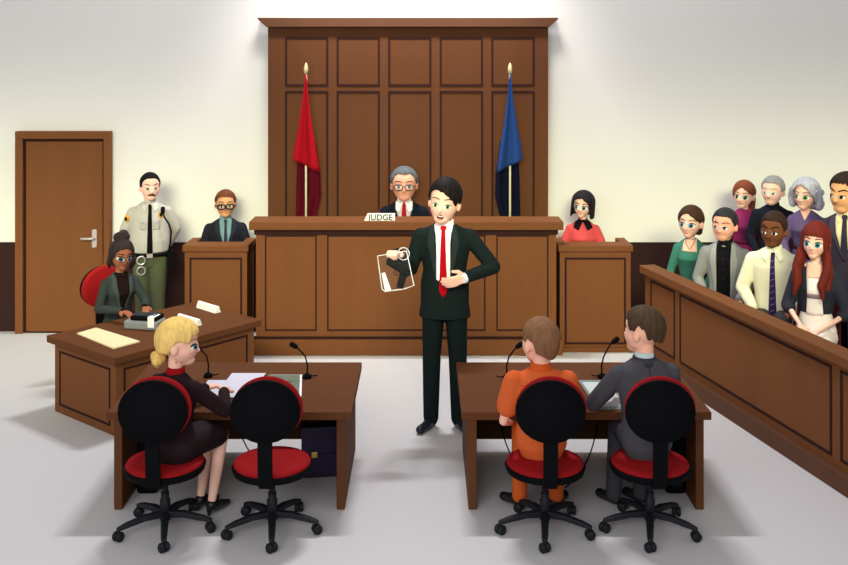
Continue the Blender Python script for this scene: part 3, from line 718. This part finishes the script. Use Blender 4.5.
# man in grey suit, back to the viewer --------------------------------
p = Person('dark-haired man in a charcoal suit seated with his back turned at the right desk', (1.46, 6.56, 0), 186, .315, .545, th=.92, lean=.08, skin_rgb=(250, 192, 166), head=(42, 0, -3), hs=.94)
for d in (-1, 1): p.leg(d, (d*.30, -1.05, .0), (d*.30 + .15, -.85, -1.42), (.6, -1, 0))
p.arm(-1, (-.76, -.42, .72), (-.25, -1.2, .74), hd=(.4, -1, 0), curl=25); p.arm(1, (1.0, -.45, .72), (.42, -1.2, .72), hd=(-.6, -.8, 0), curl=25, thumb=-1)
p.body(); CH = (76, 76, 82); p.top('jacket', CH, hem=-.3, grow=.01, cuff=(235, 235, 240)); p.pants((60, 60, 66)); p.shoes((24, 24, 28))
p.collar((200, 220, 225), r=.19, z1=1.99); p.collar((64, 64, 72), r=.235, z1=1.90, name='jacket_collar')
p.strip('back_seam', 'back', [(-.008, 1.75), (-.008, .1)], [(.008, 1.75), (.008, .1)], (48, 48, 54), 14, 2, off=.016, thk=.03)
p.face(iris=(80, 60, 40), brow=(60, 44, 32))
p.hair((72, 56, 42), [(0, .74), (30, .74), (48, .80), (62, .98), (70, 1.12), (84, 1.16), (92, .96), (112, 1.0), (126, 1.36), (180, 1.5)], jag=.10, jn=18, ridge=.035, r=(.41, .48, .47))

# jurors --------------------------------------------------------------
def jp(px, off, toph, h):             # place a juror on a line parallel to the rail
    k = (px-424)/1000; t = (k*(10.13+.232*off) - (2.24+.973*off))/(.232+.973*k)
    x, y = 2.24+.232*t+.973*off, 10.13-.973*t+.232*off
    return x, y, HC - (toph-60)*y/1000 - 2.91*h - .02
JUR = []
def juror(label, px, toppy, h, row, yaw, sex, sk, head=(-8, 0, 0), **kw):
    off = (.46, 1.30)[row]; fl = (.18, .40)[row]
    x, y, hz = jp(px, off, toppy, h)
    p = Person(label, (x, y, fl), yaw, h, hz-fl, sex, skin_rgb=sk, head=head, **kw)
    JUR.append((x, y, fl, hz - .27*h, yaw, row)); return p
# front row
p = juror('juror with brown bun hair and teal top, farthest in the front row', 691, 204, .31, 0, -26, 'f', FAIR, head=(-8, 0, 3))
p.sit(k=.75); p.arm(-1, (-.66, -.05, .72), (-.5, -.5, .3)); p.arm(1, (.66, -.05, .72), (.5, -.5, .3)); p.body()
p.top('teal_top', (64, 124, 110)); p.pants((60, 60, 70)); p.shoes()
p.strip('neckline', 'chest', [(-.20, 1.84), (-.24, 1.46)], [(.20, 1.84), (.24, 1.46)], (0, 0, 0), 8, 6, off=.012, thk=.04, m=p.skin)
ch_ = [p._hit('chest', x, z, .03, .02)[0] for x, z in ((-.15, 1.82), (-.12, 1.7), (-.05, 1.6), (0, 1.54), (.05, 1.6), (.12, 1.7), (.15, 1.82))]
MB().tube(ch_, .004, 6).build('necklace', cm((150, 110, 60), metal=.5, rough=.4), p.t)
p.face(iris=(60, 130, 160), brow=(70, 45, 35), lip=(210, 100, 100), blush=(244, 178, 166), lash=(30, 22, 22), look=-.3)
HB = (66, 44, 32)
p.hair(HB, [(-180, 1.4), (-100, 1.3), (-72, 1.2), (-50, .98), (-25, .72), (0, .66), (25, .80), (50, 1.0), (72, 1.12), (86, .98), (100, 1.2), (180, 1.4)], r=(.41, .48, .46), ridge=.02)
p.locks('hair_bun', HB, [[(.05, .44, -.22, .16), (.12, .48, -.28, .14)], [(.0, .40, -.32, .14), (.15, .42, -.34, .12)]])
p = juror('juror with short black hair, grey jacket and black shirt in the front row', 725, 205, .315, 0, -26, 'm', PEACH, head=(-12, 0, 2), hs=.94)
p.sit(k=.75); p.arm(-1, (-.80, -.05, .72), (-.5, -.5, .3)); p.arm(1, (.80, -.05, .72), (.5, -.5, .3)); p.body()
p.top('grey_jacket', (140, 142, 142)); p.pants((60, 60, 66)); p.shoes(); p.collar((22, 22, 26))
p.vee((20, 20, 23), w=.22, v=-.1, strip=.20, lapel=(158, 160, 160), lapw=.2); p.buttons([(0, 1.4), (0, 1.1), (0, .8)], (50, 50, 54))
p.face(iris=(40, 50, 90), brow=(35, 32, 34), mood='plain', look=-.3); p.hair((46, 46, 52), SHORT, r=(.395, .46, .445), jag=.03)
p = juror('dark-skinned juror in a cream shirt and purple tie in the front row', 774, 208, .315, 0, -26, 'm', DARK, head=(-12, 0, 2), hs=.96, hw=.96)
p.sit(k=.75); p.arm(-1, (-.84, -.05, .72), (-.5, -.5, .3)); p.arm(1, (.84, -.05, .72), (.5, -.5, .3)); p.body()
SH = (232, 228, 200); p.top('cream_shirt', SH, grow=.02); p.pants((60, 60, 66)); p.shoes(); p.collar(SH, r=.21)
k = p.strip('tie', 'chest', [(-.05, 1.78), (-.05, 1.70), (-.11, .0), (0, -.1)], [(.05, 1.78), (.05, 1.70), (.11, .0), (0, -.1)], (52, 38, 82), n=24, off=.045, thk=.06)
for i in range(9): p.strip('tie_stripe', 'chest', [(-.055, 1.55-.17*i), (.055, 1.61-.17*i)], [(-.055, 1.53-.17*i), (.055, 1.59-.17*i)], (120, 110, 160), 4, 1, off=.05, thk=.02, parent=k)
for d in (-1, 1): p.strip('collar_flap', 'chest', [(d*.02, 1.84), (d*.18, 1.52)], [(d*.24, 1.88), (d*.30, 1.62)], (240, 238, 214), 6, 4, off=.055, thk=.05)
p.face(iris=(40, 24, 18), brow=(26, 18, 16), mood='frown', angry=.6, look=-.3, browt=.024); p.hair((50, 34, 28), SHORT, r=(.385, .45, .43), ridge=.005)
p = juror('juror with long red hair and dark bolero over a white dress', 816, 217, .325, 0, -28, 'f', FAIR, head=(-6, 0, 4), hs=.88, hw=.98)
p.sit(k=.75); p.arm(-1, (-.66, -.1, .72), (-.25, -.85, .42), hd=(.3, -1, -.3)); p.arm(1, (.74, -.05, .66), (.12, -.85, .30), hd=(-.8, -.6, -.3), curl=30); p.body()
p.top('white_dress', (250, 240, 236), sleeve='none'); p.pants((250, 240, 236), name='skirt'); p.shoes()
mb = MB(); R = p.rings(.035, 1.80, .6); mb.loft(R, 24)
for d in (-1, 1):
    S, E = p.P(*p.shoulder[d]), p.P(*p.arms[d][0]); r = (p.ar+.05)*p.h; mb.chain([S, E, E.lerp(p.P(*p.arms[d][1]), .15)], [r, r*.95, r*.9])
link(remesh(mb, .0085, 3), 'bolero_jacket', cm((42, 44, 56)), p.t)
p.strip('dress_front', 'chest', [(-.20, 1.66), (-.16, 1.2), (-.2, .58)], [(.20, 1.66), (.16, 1.2), (.2, .58)], (250, 240, 236), off=.052, thk=.05)
p.strip('dress_band', 'chest', [(-.17, 1.12), (.17, 1.12)], [(-.17, 1.0), (.17, 1.0)], (150, 134, 140), 8, 2, off=.058, thk=.03)
p.strip('neckline', 'chest', [(-.20, 1.84), (-.19, 1.50)], [(.20, 1.84), (.19, 1.50)], (0, 0, 0), 8, 6, off=.058, thk=.04, m=p.skin)
p.buttons([(.21, 1.0), (.21, .8)], (220, 190, 120))
p.face(iris=(40, 130, 140), brow=(120, 50, 36), lip=(214, 110, 110), blush=(246, 184, 174), lash=(50, 22, 22), look=-.3)
HR = (104, 36, 27)
p.hair(HR, [(-180, 2.3), (-62, 2.3), (-50, 1.5), (-44, .95), (-30, .92), (0, .90), (30, .92), (44, .95), (50, 1.5), (62, 2.3), (180, 2.3)], jag=.05, jn=30, tuck=-.03, r=(.41, .48, .46), ridge=.02, drop=.9)
p.locks('hair_lock', HR, [[(d*.36, -.10, -.3, .10), (d*.42, -.24, -.75, .11), (d*.32, -.36, -1.15, .10), (d*.40, -.40, -1.5, .04)] for d in (-1, 1)] + [[(d*.34, .0, -.4, .12), (d*.42, -.06, -.85, .13), (d*.44, -.16, -1.25, .09)] for d in (-1, 1)])
# back row
p = juror('juror with auburn ponytail and magenta sleeveless top in the back row', 744, 179, .285, 1, -26, 'f', FAIR, head=(-8, 0, 4))
p.sit(k=.75); p.arm(-1, (-.62, -.02, .72), (-.5, -.5, .3)); p.arm(1, (.66, -.02, .72), (.5, -.5, .3)); p.body()
p.top('magenta_top', (142, 46, 96), sleeve='none', grow=.02); p.pants((60, 60, 66)); p.shoes()
q = p.P(0, .03, .62); MB().lathe([(.40*p.h, -.05*p.h), (.41*p.h, .05*p.h)], (q.x, q.y, q.z), sy=.76).build('sash', cm((96, 28, 52)), p.t)
p.face(iris=(50, 110, 90), brow=(110, 60, 45), lip=(200, 90, 90), blush=(244, 178, 166), lash=(40, 24, 24), look=.2)
HA = (124, 66, 46)
p.hair(HA, [(-180, 1.35), (-100, 1.25), (-70, 1.3), (-52, 1.15), (-30, .86), (0, .66), (25, .80), (50, 1.0), (72, 1.12), (86, .98), (100, 1.2), (180, 1.35)], r=(.41, .48, .46), ridge=.02)
p.locks('ponytail', HA, [[(.10, .46, .05, .10), (.16, .58, -.2, .14), (.16, .56, -.6, .13), (.22, .5, -.95, .04)]])
p = juror('smiling grey-haired juror in a black jacket in the back row', 773, 174, .285, 1, -26, 'm', FAIR, head=(-12, 0, 2))
p.sit(k=.75); p.arm(-1, (-.80, -.05, .72), (-.5, -.5, .3)); p.arm(1, (.80, -.05, .72), (.5, -.5, .3)); p.body()
p.top('black_jacket', (26, 28, 40)); p.pants((30, 30, 38)); p.shoes(); p.collar((26, 28, 40), r=.21)
p.face(iris=(60, 150, 190), brow=(150, 150, 150), mood='smile', look=-.2); p.hair((140, 140, 142), SHORT, ridge=.03, jag=.04)
p = juror('elderly juror with curled silver hair and purple dress in the back row', 806, 177, .285, 1, -30, 'f', (248, 196, 172), head=(-14, 0, 2), build=[(z, a*1.12, b*1.08) for z, a, b in WOM])
p.sit(k=.75); p.arm(-1, (-.72, -.05, .72), (-.5, -.5, .3)); p.arm(1, (.72, -.05, .72), (.5, -.5, .3)); p.body()
p.top('purple_dress', (98, 82, 122), slr=1.15); p.pants((98, 82, 122), name='skirt'); p.shoes()
q = p.P(0, .03, .62); MB().lathe([(.415*p.h, -.08*p.h), (.43*p.h, .08*p.h)], (q.x, q.y, q.z), sy=.76).build('sash', cm((58, 46, 74)), p.t)
p.strip('neckline', 'chest', [(-.17, 1.86), (-.01, 1.56)], [(.17, 1.86), (.01, 1.56)], (0, 0, 0), 8, 6, off=.012, thk=.04, m=p.skin)
p.face(iris=(90, 130, 80), brow=(120, 116, 120), lip=(214, 120, 110), blush=(244, 176, 160), look=-.2)
HS = (172, 174, 190)
p.hair(HS, [(-180, 1.6), (-95, 1.55), (-72, 1.4), (-50, 1.0), (-25, .70), (0, .62), (25, .78), (50, 1.1), (75, 1.5), (180, 1.6)], r=(.46, .53, .50), ridge=.03, tuck=.1)
p.locks('hair_curl', HS, [[(d*.42, -.12, .15, .09), (d*.48, .0, -.1, .12), (d*.44, .05, -.35, .13)] for d in (-1, 1)] + [[(.3, .35, -.3, .2), (-.3, .35, -.3, .2)], [(.36, .25, -.38, .14), (.1, .48, -.4, .14), (-.3, .3, -.38, .14)], [(.40, .2, .1, .14), (.25, .44, .1, .14)]])
p = juror('tall dark-haired juror in a dark suit at the right end', 846, 171, .35, 1, -30, 'm', TAN, head=(-28, 0, 2))
p.sit(k=.7); p.arm(-1, (-.80, -.05, .72), (-.5, -.5, .3)); p.arm(1, (.80, -.05, .72), (.5, -.5, .3)); p.body()
p.top('suit_jacket', (54, 48, 64)); p.pants((54, 48, 64)); p.shoes(); p.collar((226, 214, 170)); p.vee((226, 214, 170), w=.24, v=.7, lapel=(66, 58, 76), tie=(50, 46, 66), tiew=.08)
p.face(iris=(50, 40, 36), brow=(26, 20, 20), mood='frown', angry=.5, look=-.3, browt=.024); p.hair((44, 32, 28), [(0, .74), (30, .76), (48, .82), (62, .98), (72, 1.12), (84, 1.16), (92, .98), (112, 1.02), (128, 1.38), (180, 1.5)], jag=.10, jn=22, ridge=.03, r=(.41, .48, .47))

# jury seats ----------------------------------------------------------
MAR = mat('maroon_upholstery', (84, 34, 40), .85, .05)
names = ['teal-topped juror', 'grey-jacketed juror in the front row', 'juror in the cream shirt', 'red-haired juror', 'magenta-topped juror', 'grey-haired juror in black', 'silver-haired juror', 'tall suited juror at the right end']
for (x, y, fl, sz, yaw, row), nm in zip(JUR, names):
    sz -= fl
    t = thing('jury_chair', 'maroon jury seat under the ' + nm, 'seat', (x, y, fl), yaw, 'maroon jury seats')
    MB().box(-.17, .17, -.16, .16, sz-.09, sz).build('cushion', MAR, t, bevel=.02)
    MB().box(-.17, .17, .17, .21, sz-.10, sz+.42).build('backrest', MAR, t, bevel=.015)
    MB().box(-.05, .05, -.05, .05, 0, sz-.09).box(-.13, .13, -.13, .13, 0, .03).build('pedestal', BLACK, t)
    MB().box(-.02, .02, .10, .19, sz-.13, sz-.09).box(-.02, .02, .19, .21, sz-.13, sz-.08).build('bracket', BLACK, t)
t = thing('jury_chair', 'maroon jury seat back visible beside the red-haired juror at the right edge', 'seat', (3.36, 7.48, .18), -76, 'maroon jury seats')
MB().box(-.2, .2, -.2, .2, .45, .53).build('cushion', MAR, t, bevel=.02); MB().box(-.2, .2, .2, .25, .40, .98).build('backrest', MAR, t, bevel=.015); MB().box(-.05, .05, -.05, .05, 0, .45).box(-.15, .15, -.15, .15, 0, .03).build('pedestal', BLACK, t)

# judge's chair, platform and stools ---------------------------------
t = thing('judge_platform', 'raised wooden platform behind the judge bench', 'platform', (-.18, 10.42, 0)); MB().box(-1.5, 1.49, 0, .66, 0, .30).build('deck', WOODD, t)
t = thing('judge_chair', "maroon high-backed chair behind the judge", 'chair', (-.215, 10.88, .30))
z = .50
MB().box(-.22, .22, -.2, .1, z-.08, z).build('seat', MAR, t, bevel=.02)
mb = MB(); pts = [(-.30, .40), (.30, .40), (.34, 1.0), (.28, 1.10), (.12, 1.15), (-.12, 1.15), (-.28, 1.10), (-.34, 1.0)]
mb.prism(pts, .12, .17, Matrix(((1,0,0,0),(0,0,1,0),(0,1,0,0),(0,0,0,1)))); mb.build('backrest', mat('maroon_dark', (92, 36, 46), .8, .05), t, bevel=.02)
MB().box(-.05, .05, -.05, .05, 0, z-.08).box(-.15, .15, -.15, .15, 0, .03).build('pedestal', BLACK, t)
for (x, y, s_, nm) in ((-2.16, 10.92, .68, 'man with black glasses'), (1.74, 10.90, .66, 'woman in the coral blouse')):
    t = thing('stool', 'dark stool under the ' + nm + ' in the witness stand', 'stool', (x, y, 0))
    MB().lathe([(0, s_-.06), (.16, s_-.06), (.17, s_-.03), (.16, s_), (0, s_)]).build('seat', BLACK, t)
    MB().lathe([(.15, 0), (.15, .02), (.03, .04), (.025, s_-.06)]).build('pedestal', BLACKP, t)
# ------------------------------------------------------------------ small things
# flags
def flag(label, x, rgb, dark, side):
    t = thing('flag', label, 'flag', (x, 10.97, .30), 0, 'flags on poles behind the bench')
    MB().lathe([(.012, .02), (.012, 2.60)], n=12).build('pole', cm((214, 204, 168), rough=.5), t)
    MB().lathe([(0, 0), (.11, 0), (.11, .02), (.03, .04), (.012, .06)], n=24).build('base', cm((150, 120, 70), metal=.5, rough=.4), t)
    MB().lathe([(.004, 2.59), (.022, 2.61), (.026, 2.65), (.018, 2.69), (.003, 2.72)], n=16).build('finial', cm((206, 196, 150), metal=.2, rough=.4), t)
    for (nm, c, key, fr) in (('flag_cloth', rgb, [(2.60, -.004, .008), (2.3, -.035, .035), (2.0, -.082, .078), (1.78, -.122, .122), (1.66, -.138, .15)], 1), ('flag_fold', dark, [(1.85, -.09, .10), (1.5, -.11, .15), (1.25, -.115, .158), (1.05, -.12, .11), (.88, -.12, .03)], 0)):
        mb = MB(); rows = []; rb = []
        for i in range(21):
            u = i/20*(len(key)-1); k = min(int(u), len(key)-2); f = u-k
            z, xl, xr = [key[k][q]*(1-f) + key[k+1][q]*f for q in range(3)]
            if side < 0: xl, xr = -xr, -xl
            row = []
            for j in range(29):
                v = j/28; ww = (xr-xl)
                zz = z - (.14*(v if side > 0 else 1-v)*(i/20)**4 if fr else -.0)
                row.append(Vector((xl + ww*v, (-.045 if fr else .07) - (.11 if fr else .08)*ww*math.sin(v*math.pi*(3 if fr else 4) + .6*i/20), zz)))
            rows.append(row)
        R1 = rows; R2 = [[p + Vector((0, .012, 0)) for p in r] for r in rows]
        b = mb.b; A = [[b.verts.new(p) for p in r] for r in R1]; B = [[b.verts.new(p) for p in r] for r in R2]
        for i in range(20):
            for j in range(28):
                b.faces.new((A[i][j], A[i][j+1], A[i+1][j+1], A[i+1][j])).smooth = True; b.faces.new((B[i][j], B[i+1][j], B[i+1][j+1], B[i][j+1])).smooth = True
            for j in (0, 28): b.faces.new((A[i][j], B[i][j], B[i+1][j], A[i+1][j]))
        for i in (0, 20):
            for j in range(28): b.faces.new((A[i][j], A[i][j+1], B[i][j+1], B[i][j]))
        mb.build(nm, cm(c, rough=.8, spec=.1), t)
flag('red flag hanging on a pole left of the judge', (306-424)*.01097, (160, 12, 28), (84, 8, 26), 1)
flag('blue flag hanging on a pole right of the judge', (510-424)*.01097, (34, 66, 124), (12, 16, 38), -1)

# nameplate
t = thing('nameplate', 'white JUDGE nameplate standing on the bench top', 'nameplate', (-.455, 10.35, 1.386))
M = Matrix(((1,0,0,0),(0,0,1,0),(0,1,0,0),(0,0,0,1)))
MB().prism([(-.165, 0), (.155, 0), (.155, .075), (-.13, .075)], 0, .025, M).build('plate', WHITE, t)
cu = bpy.data.curves.new('lettering', 'FONT'); cu.body = 'JUDGE'; cu.size = .085; cu.align_x = 'CENTER'; cu.extrude = .002; cu.offset = .0006
o = bpy.data.objects.new('lettering', cu); COL.objects.link(o)
me = bpy.data.meshes.new_from_object(o.evaluated_get(bpy.context.evaluated_depsgraph_get())); bpy.data.objects.remove(o)
o = link(me, 'lettering', mat('ink', (10, 10, 12), .7, .1), t); o.location = (.005, -.003, .007); o.rotation_euler = (math.radians(90), 0, 0)

# microphones
def mic(label, bx, by, hx, hy):
    X, Y = atz(bx, by, .669); dx = (hx-bx)*Y/1000; dz = (by-hy)*Y/1000
    t = thing('microphone', label, 'microphone', (X, Y, .669), 0, 'gooseneck microphones on the desks'); s = 1 if dx > 0 else -1
    MB().lathe([(0, 0), (.034, 0), (.034, .012), (.022, .03), (0, .032)], n=20).build('base', BLACK, t)
    MB().tube([(0, 0, .02), (-s*.004, 0, .09), (s*.012, 0, .16), (dx*.55, 0, dz*.86), (dx*.85, 0, dz*.97)], .006, 8).build('gooseneck', BLACK, t)
    MB().cap((dx*.80, 0, dz*.95), (dx*1.08, 0, dz*1.02), .017, .020).build('capsule', BLACK, t)
    MB().tube([(0, 0, .012), (-s*.03, -.01, .022), (-s*.055, -.01, .018), (-s*.08, -.01, .026)], .005, 6).build('switch_lever', BLACK, t)
mic('gooseneck microphone in front of the blonde woman', 208, 377, 196, 346)
mic('gooseneck microphone at the right end of the left desk', 307, 378, 293, 345)
mic('gooseneck microphone left of the man in orange', 507, 379, 520, 345)
mic('gooseneck microphone between the two men at the right desk', 602, 378, 616, 340)

def sheet(name, label, cat, pts, z, thk, m, group=None):
    P = [atz(a, b, z+thk) for a, b in pts]; cx = sum(p[0] for p in P)/len(P); cy = sum(p[1] for p in P)/len(P)
    o = MB().prism([(p[0]-cx, p[1]-cy) for p in P], 0, thk).build(name, m, loc=(cx, cy, z)); return tag(o, label, cat, group)
LAV = mat('document_paper', (214, 212, 228), .8, .05)
sheet('document', 'white document lying before the blonde woman on the left desk', 'document', [(208, 380), (246, 380), (224, 404), (196, 400)], .669, .004, LAV, 'documents on the left desk')
sheet('document', 'second white document overlapping beside it, nearer the empty chair', 'document', [(232, 373), (266, 373), (246, 398), (214, 396)], .673, .004, LAV, 'documents on the left desk')
f = sheet('folder', 'grey-green folder on the left desk behind the empty chair', 'folder', [(268, 375), (300, 375), (299, 396), (262, 396)], .669, .005, cm((112, 120, 104)))
f2 = sheet('document', 'white sheet peeking out under the grey-green folder', 'document', [(270, 374.6), (302, 374.6), (301.5, 396.3), (264, 396.3)], .6685, .002, WHITE)
f.location.z += .002
f = sheet('folder', 'open pale folder on the right desk beside the suited man', 'folder', [(578, 380), (606, 380), (634, 409), (598, 409)], .669, .004, cm((132, 142, 142)))
sheet('document', 'pale sheet inside the open folder on the right desk', 'document', [(582, 382), (604, 382), (628, 406), (599, 406)], .673, .002, cm((206, 214, 214)))
sheet('folder', 'cream folder lying on the angled desk', 'folder', [(77, 333), (96, 327.5), (140, 341), (113.5, 348)], .66, .010, cm((232, 220, 178)))
def white_block(label, a, b):
    A, B = Vector(atz(*a, .66)), Vector(atz(*b, .66)); d = B-A
    t = tag(MB().prism([(-.035, 0), (.035, 0), (.012, .06), (-.012, .06)], -d.length/2, d.length/2, Matrix(((0,0,1,0),(1,0,0,0),(0,1,0,0),(0,0,0,1)))).build('blank_nameplate', WHITE, bevel=.003), label, 'nameplate', 'blank nameplates')
    t.location = ((A+B)/2).to_3d() + Vector((0, 0, .66)); t.rotation_euler = (0, 0, math.atan2(d.y, d.x))
white_block('blank white nameplate at the far end of the angled desk', (199, 307), (218, 313))
white_block('blank white nameplate behind the blonde head on the angled desk', (179, 320), (199, 326))

# stenotype
X, Y = atz(140, 331, .66); X, Y = X-.0, Y+.02
t = thing('stenotype', 'grey stenotype machine with black keys and a paper strip', 'stenotype', (X, Y+.10, .66), -12)
MB().prism([(-.15, -.09), (.17, -.09), (.17, .10), (-.15, .10)], 0, .075).build('base', cm((134, 138, 142), rough=.5), t, bevel=.015)
MB().prism([(-.10, -.07), (.155, -.07), (.155, .09), (-.10, .09)], .075, .115).build('keyboard', BLACK, t, bevel=.012)
mb = MB()
for i in range(8): mb.box(-.085+i*.028, -.065+i*.028, -.045, .0, .115, .123); mb.box(-.085+i*.028, -.065+i*.028, .01, .05, .115, .126)
mb.build('keys', cm((60, 64, 70)), t)
mb = MB(); mb.box(.09, .15, -.10, .02, .118, .121); mb.box(.09, .15, -.104, -.100, .03, .121); mb.build('paper_strip', WHITE, t)

# briefcase and bags
X, Y = atz(318, 480, 0)
t = thing('briefcase', 'dark purple briefcase with gold clasp under the left desk', 'briefcase', (X+.015, Y+.09, 0), 8)
PU = cm((44, 32, 66), rough=.5, spec=.3)
MB().box(-.14, .14, -.06, .06, 0, .36).build('body', PU, t, bevel=.02)
MB().box(-.145, .145, -.07, .065, .17, .375).build('flap', cm((36, 26, 56), rough=.5, spec=.3), t, bevel=.015)
MB().box(-.075, -.03, -.085, -.07, .16, .20).build('clasp', cm((220, 180, 90), metal=.5, rough=.35), t, bevel=.004)
MB().tube([(-.05, 0, .37), (-.045, 0, .41), (.045, 0, .41), (.05, 0, .37)], .008).build('handle', PU, t)
for lab, px, nm in (('black bag on the floor beside the blonde woman', 145, 0), ('black bag on the floor between the suited man and the desk side', 678, 1)):
    X, Y = atz(px, 497, 0)
    t = thing('shoulder_bag', lab, 'bag', (X, Y+.08, 0), 0)
    MB().box(-.075, .075, -.05, .05, 0, .38).build('body', BLACK, t, bevel=.03)
    MB().box(-.035, .035, -.065, -.05, .06, .22).build('front_pocket', BLACKP, t, bevel=.008)
    MB().tube([(-.05, 0, .37), (-.045, .0, .46), (.0, 0, .49), (.045, 0, .46), (.05, 0, .37)], .008).build('strap', BLACK, t)

def cable(label, pts): tag(MB().tube([Vector(p) for p in pts], .005, 6).build('microphone_cable', BLACK), label, 'cable', 'cables under the desks')
def bez(a, b, c, n=14): a, b, c = Vector(a), Vector(b), Vector(c); return [a*(1-t)**2 + b*2*t*(1-t) + c*t*t for t in [i/n for i in range(n+1)]]
cable('thin black cable looping down under the left desk', bez((-1.45, 7.75, .61), (-1.45, 7.4, .0), (-.95, 7.35, .012)) + bez((-.95, 7.35, .012), (-.8, 7.4, .008), (-.74, 7.7, .006))[1:])
cable('thin black cable hanging under the right desk left of the man in orange', bez((.56, 7.75, .61), (.56, 7.5, .0), (.80, 7.35, .012)))
cable('thin black cable curving under the right desk between the two men', bez((1.34, 7.75, .61), (1.34, 7.4, .1), (1.0, 7.1, .012)))

# evidence bag and pistol
Yb = 7.90; k = Yb/1000
def v(px, py): return Vector(((px-424)*k, Yb, HC-(py-60)*k))
O = v(396, 258)
t = thing('evidence_bag', 'clear plastic evidence bag with white edges held up by the attorney', 'bag', O)
cs = [v(377.5, 256)-O, v(406.5, 251)-O, v(414, 285.5)-O, v(404, 289)-O, v(385, 291.5)-O, v(382, 289)-O]
M = Matrix(((1,0,0,0),(0,0,1,0),(0,1,0,0),(0,0,0,1)))
cx = sum((c for c in cs), Vector())/6
glass = mat('clear_plastic', (245, 248, 250), .3, .05, alpha=.012)
for sgn, nm in ((-1, 'front_film'), (1, 'back_film')):
    mb = MB(); ring = [mb.b.verts.new((c.x, .0, c.z)) for c in cs]; mid = [mb.b.verts.new((cx.x + (c.x-cx.x)*.6, sgn*.025, cx.z + (c.z-cx.z)*.6)) for c in cs]; cc = mb.b.verts.new((cx.x, sgn*.028, cx.z))
    for i in range(6): j = (i+1) % 6; mb.b.faces.new((ring[i], ring[j], mid[j], mid[i])).smooth = True; mb.b.faces.new((mid[i], mid[j], cc)).smooth = True
    mb.build(nm, glass, t)
MB().tube(cs, .0045, 8, closed=True).build('bag_edge', WHITE, t)
hc = v(403.5, 253.5)-O + Vector((0, .03, 0))
MB().tube([hc + Vector((.045*math.cos(2*math.pi*i/24), .02*math.sin(2*math.pi*i/24), .045*math.sin(2*math.pi*i/24)-.008)) for i in range(24)], .004, 8, closed=True).build('carry_ring', cm((225, 225, 240)), t)
a, b, c_, d_ = v(381.5, 273)-O, v(385, 272)-O, v(391.5, 290)-O, v(385, 290.8)-O
mb = MB(); A = [mb.b.verts.new((q.x, -.010, q.z)) for q in (a, b, c_, d_)]; B = [mb.b.verts.new((q.x, -.013, q.z)) for q in (a, b, c_, d_)]
mb.b.faces.new(A); mb.b.faces.new(B[::-1]); [mb.b.faces.new((A[i], A[(i+1)%4], B[(i+1)%4], B[i])) for i in range(4)]
mb.build('paper_label', WHITE, t)
GUN = mat('gun_metal', (13, 14, 17), .6, .12)
o = v(396.5, 271)
t = thing('pistol', 'black pistol inside the clear evidence bag', 'pistol', o); R = Matrix.Rotation(math.radians(33), 4, 'Y') @ Matrix.Scale(1.2, 4) @ M
MB().prism([(-.095, .016), (.075, .016), (.08, .052), (-.095, .052)], -.010, .010, R).build('slide', GUN, t, bevel=.003)
MB().prism([(-.085, .002), (.078, .002), (.085, .018), (-.085, .018)], -.009, .009, R).build('frame', BLACK, t, bevel=.002)
MB().prism([(.025, .003), (.078, .003), (.10, -.075), (.055, -.09)], -.010, .010, R).build('grip', GUN, t, bevel=.003)
g = [R @ Vector((a, b, 0)) for a, b in ((.028, -.002), (.024, -.022), (.005, -.026), (-.010, -.02), (-.012, 0))]
MB().tube(g, .003, 6).build('trigger_guard', BLACK, t)
MB().tube([R @ Vector((.012, .0, 0)), R @ Vector((.008, -.016, 0))], .0025, 6).build('trigger', BLACK, t)
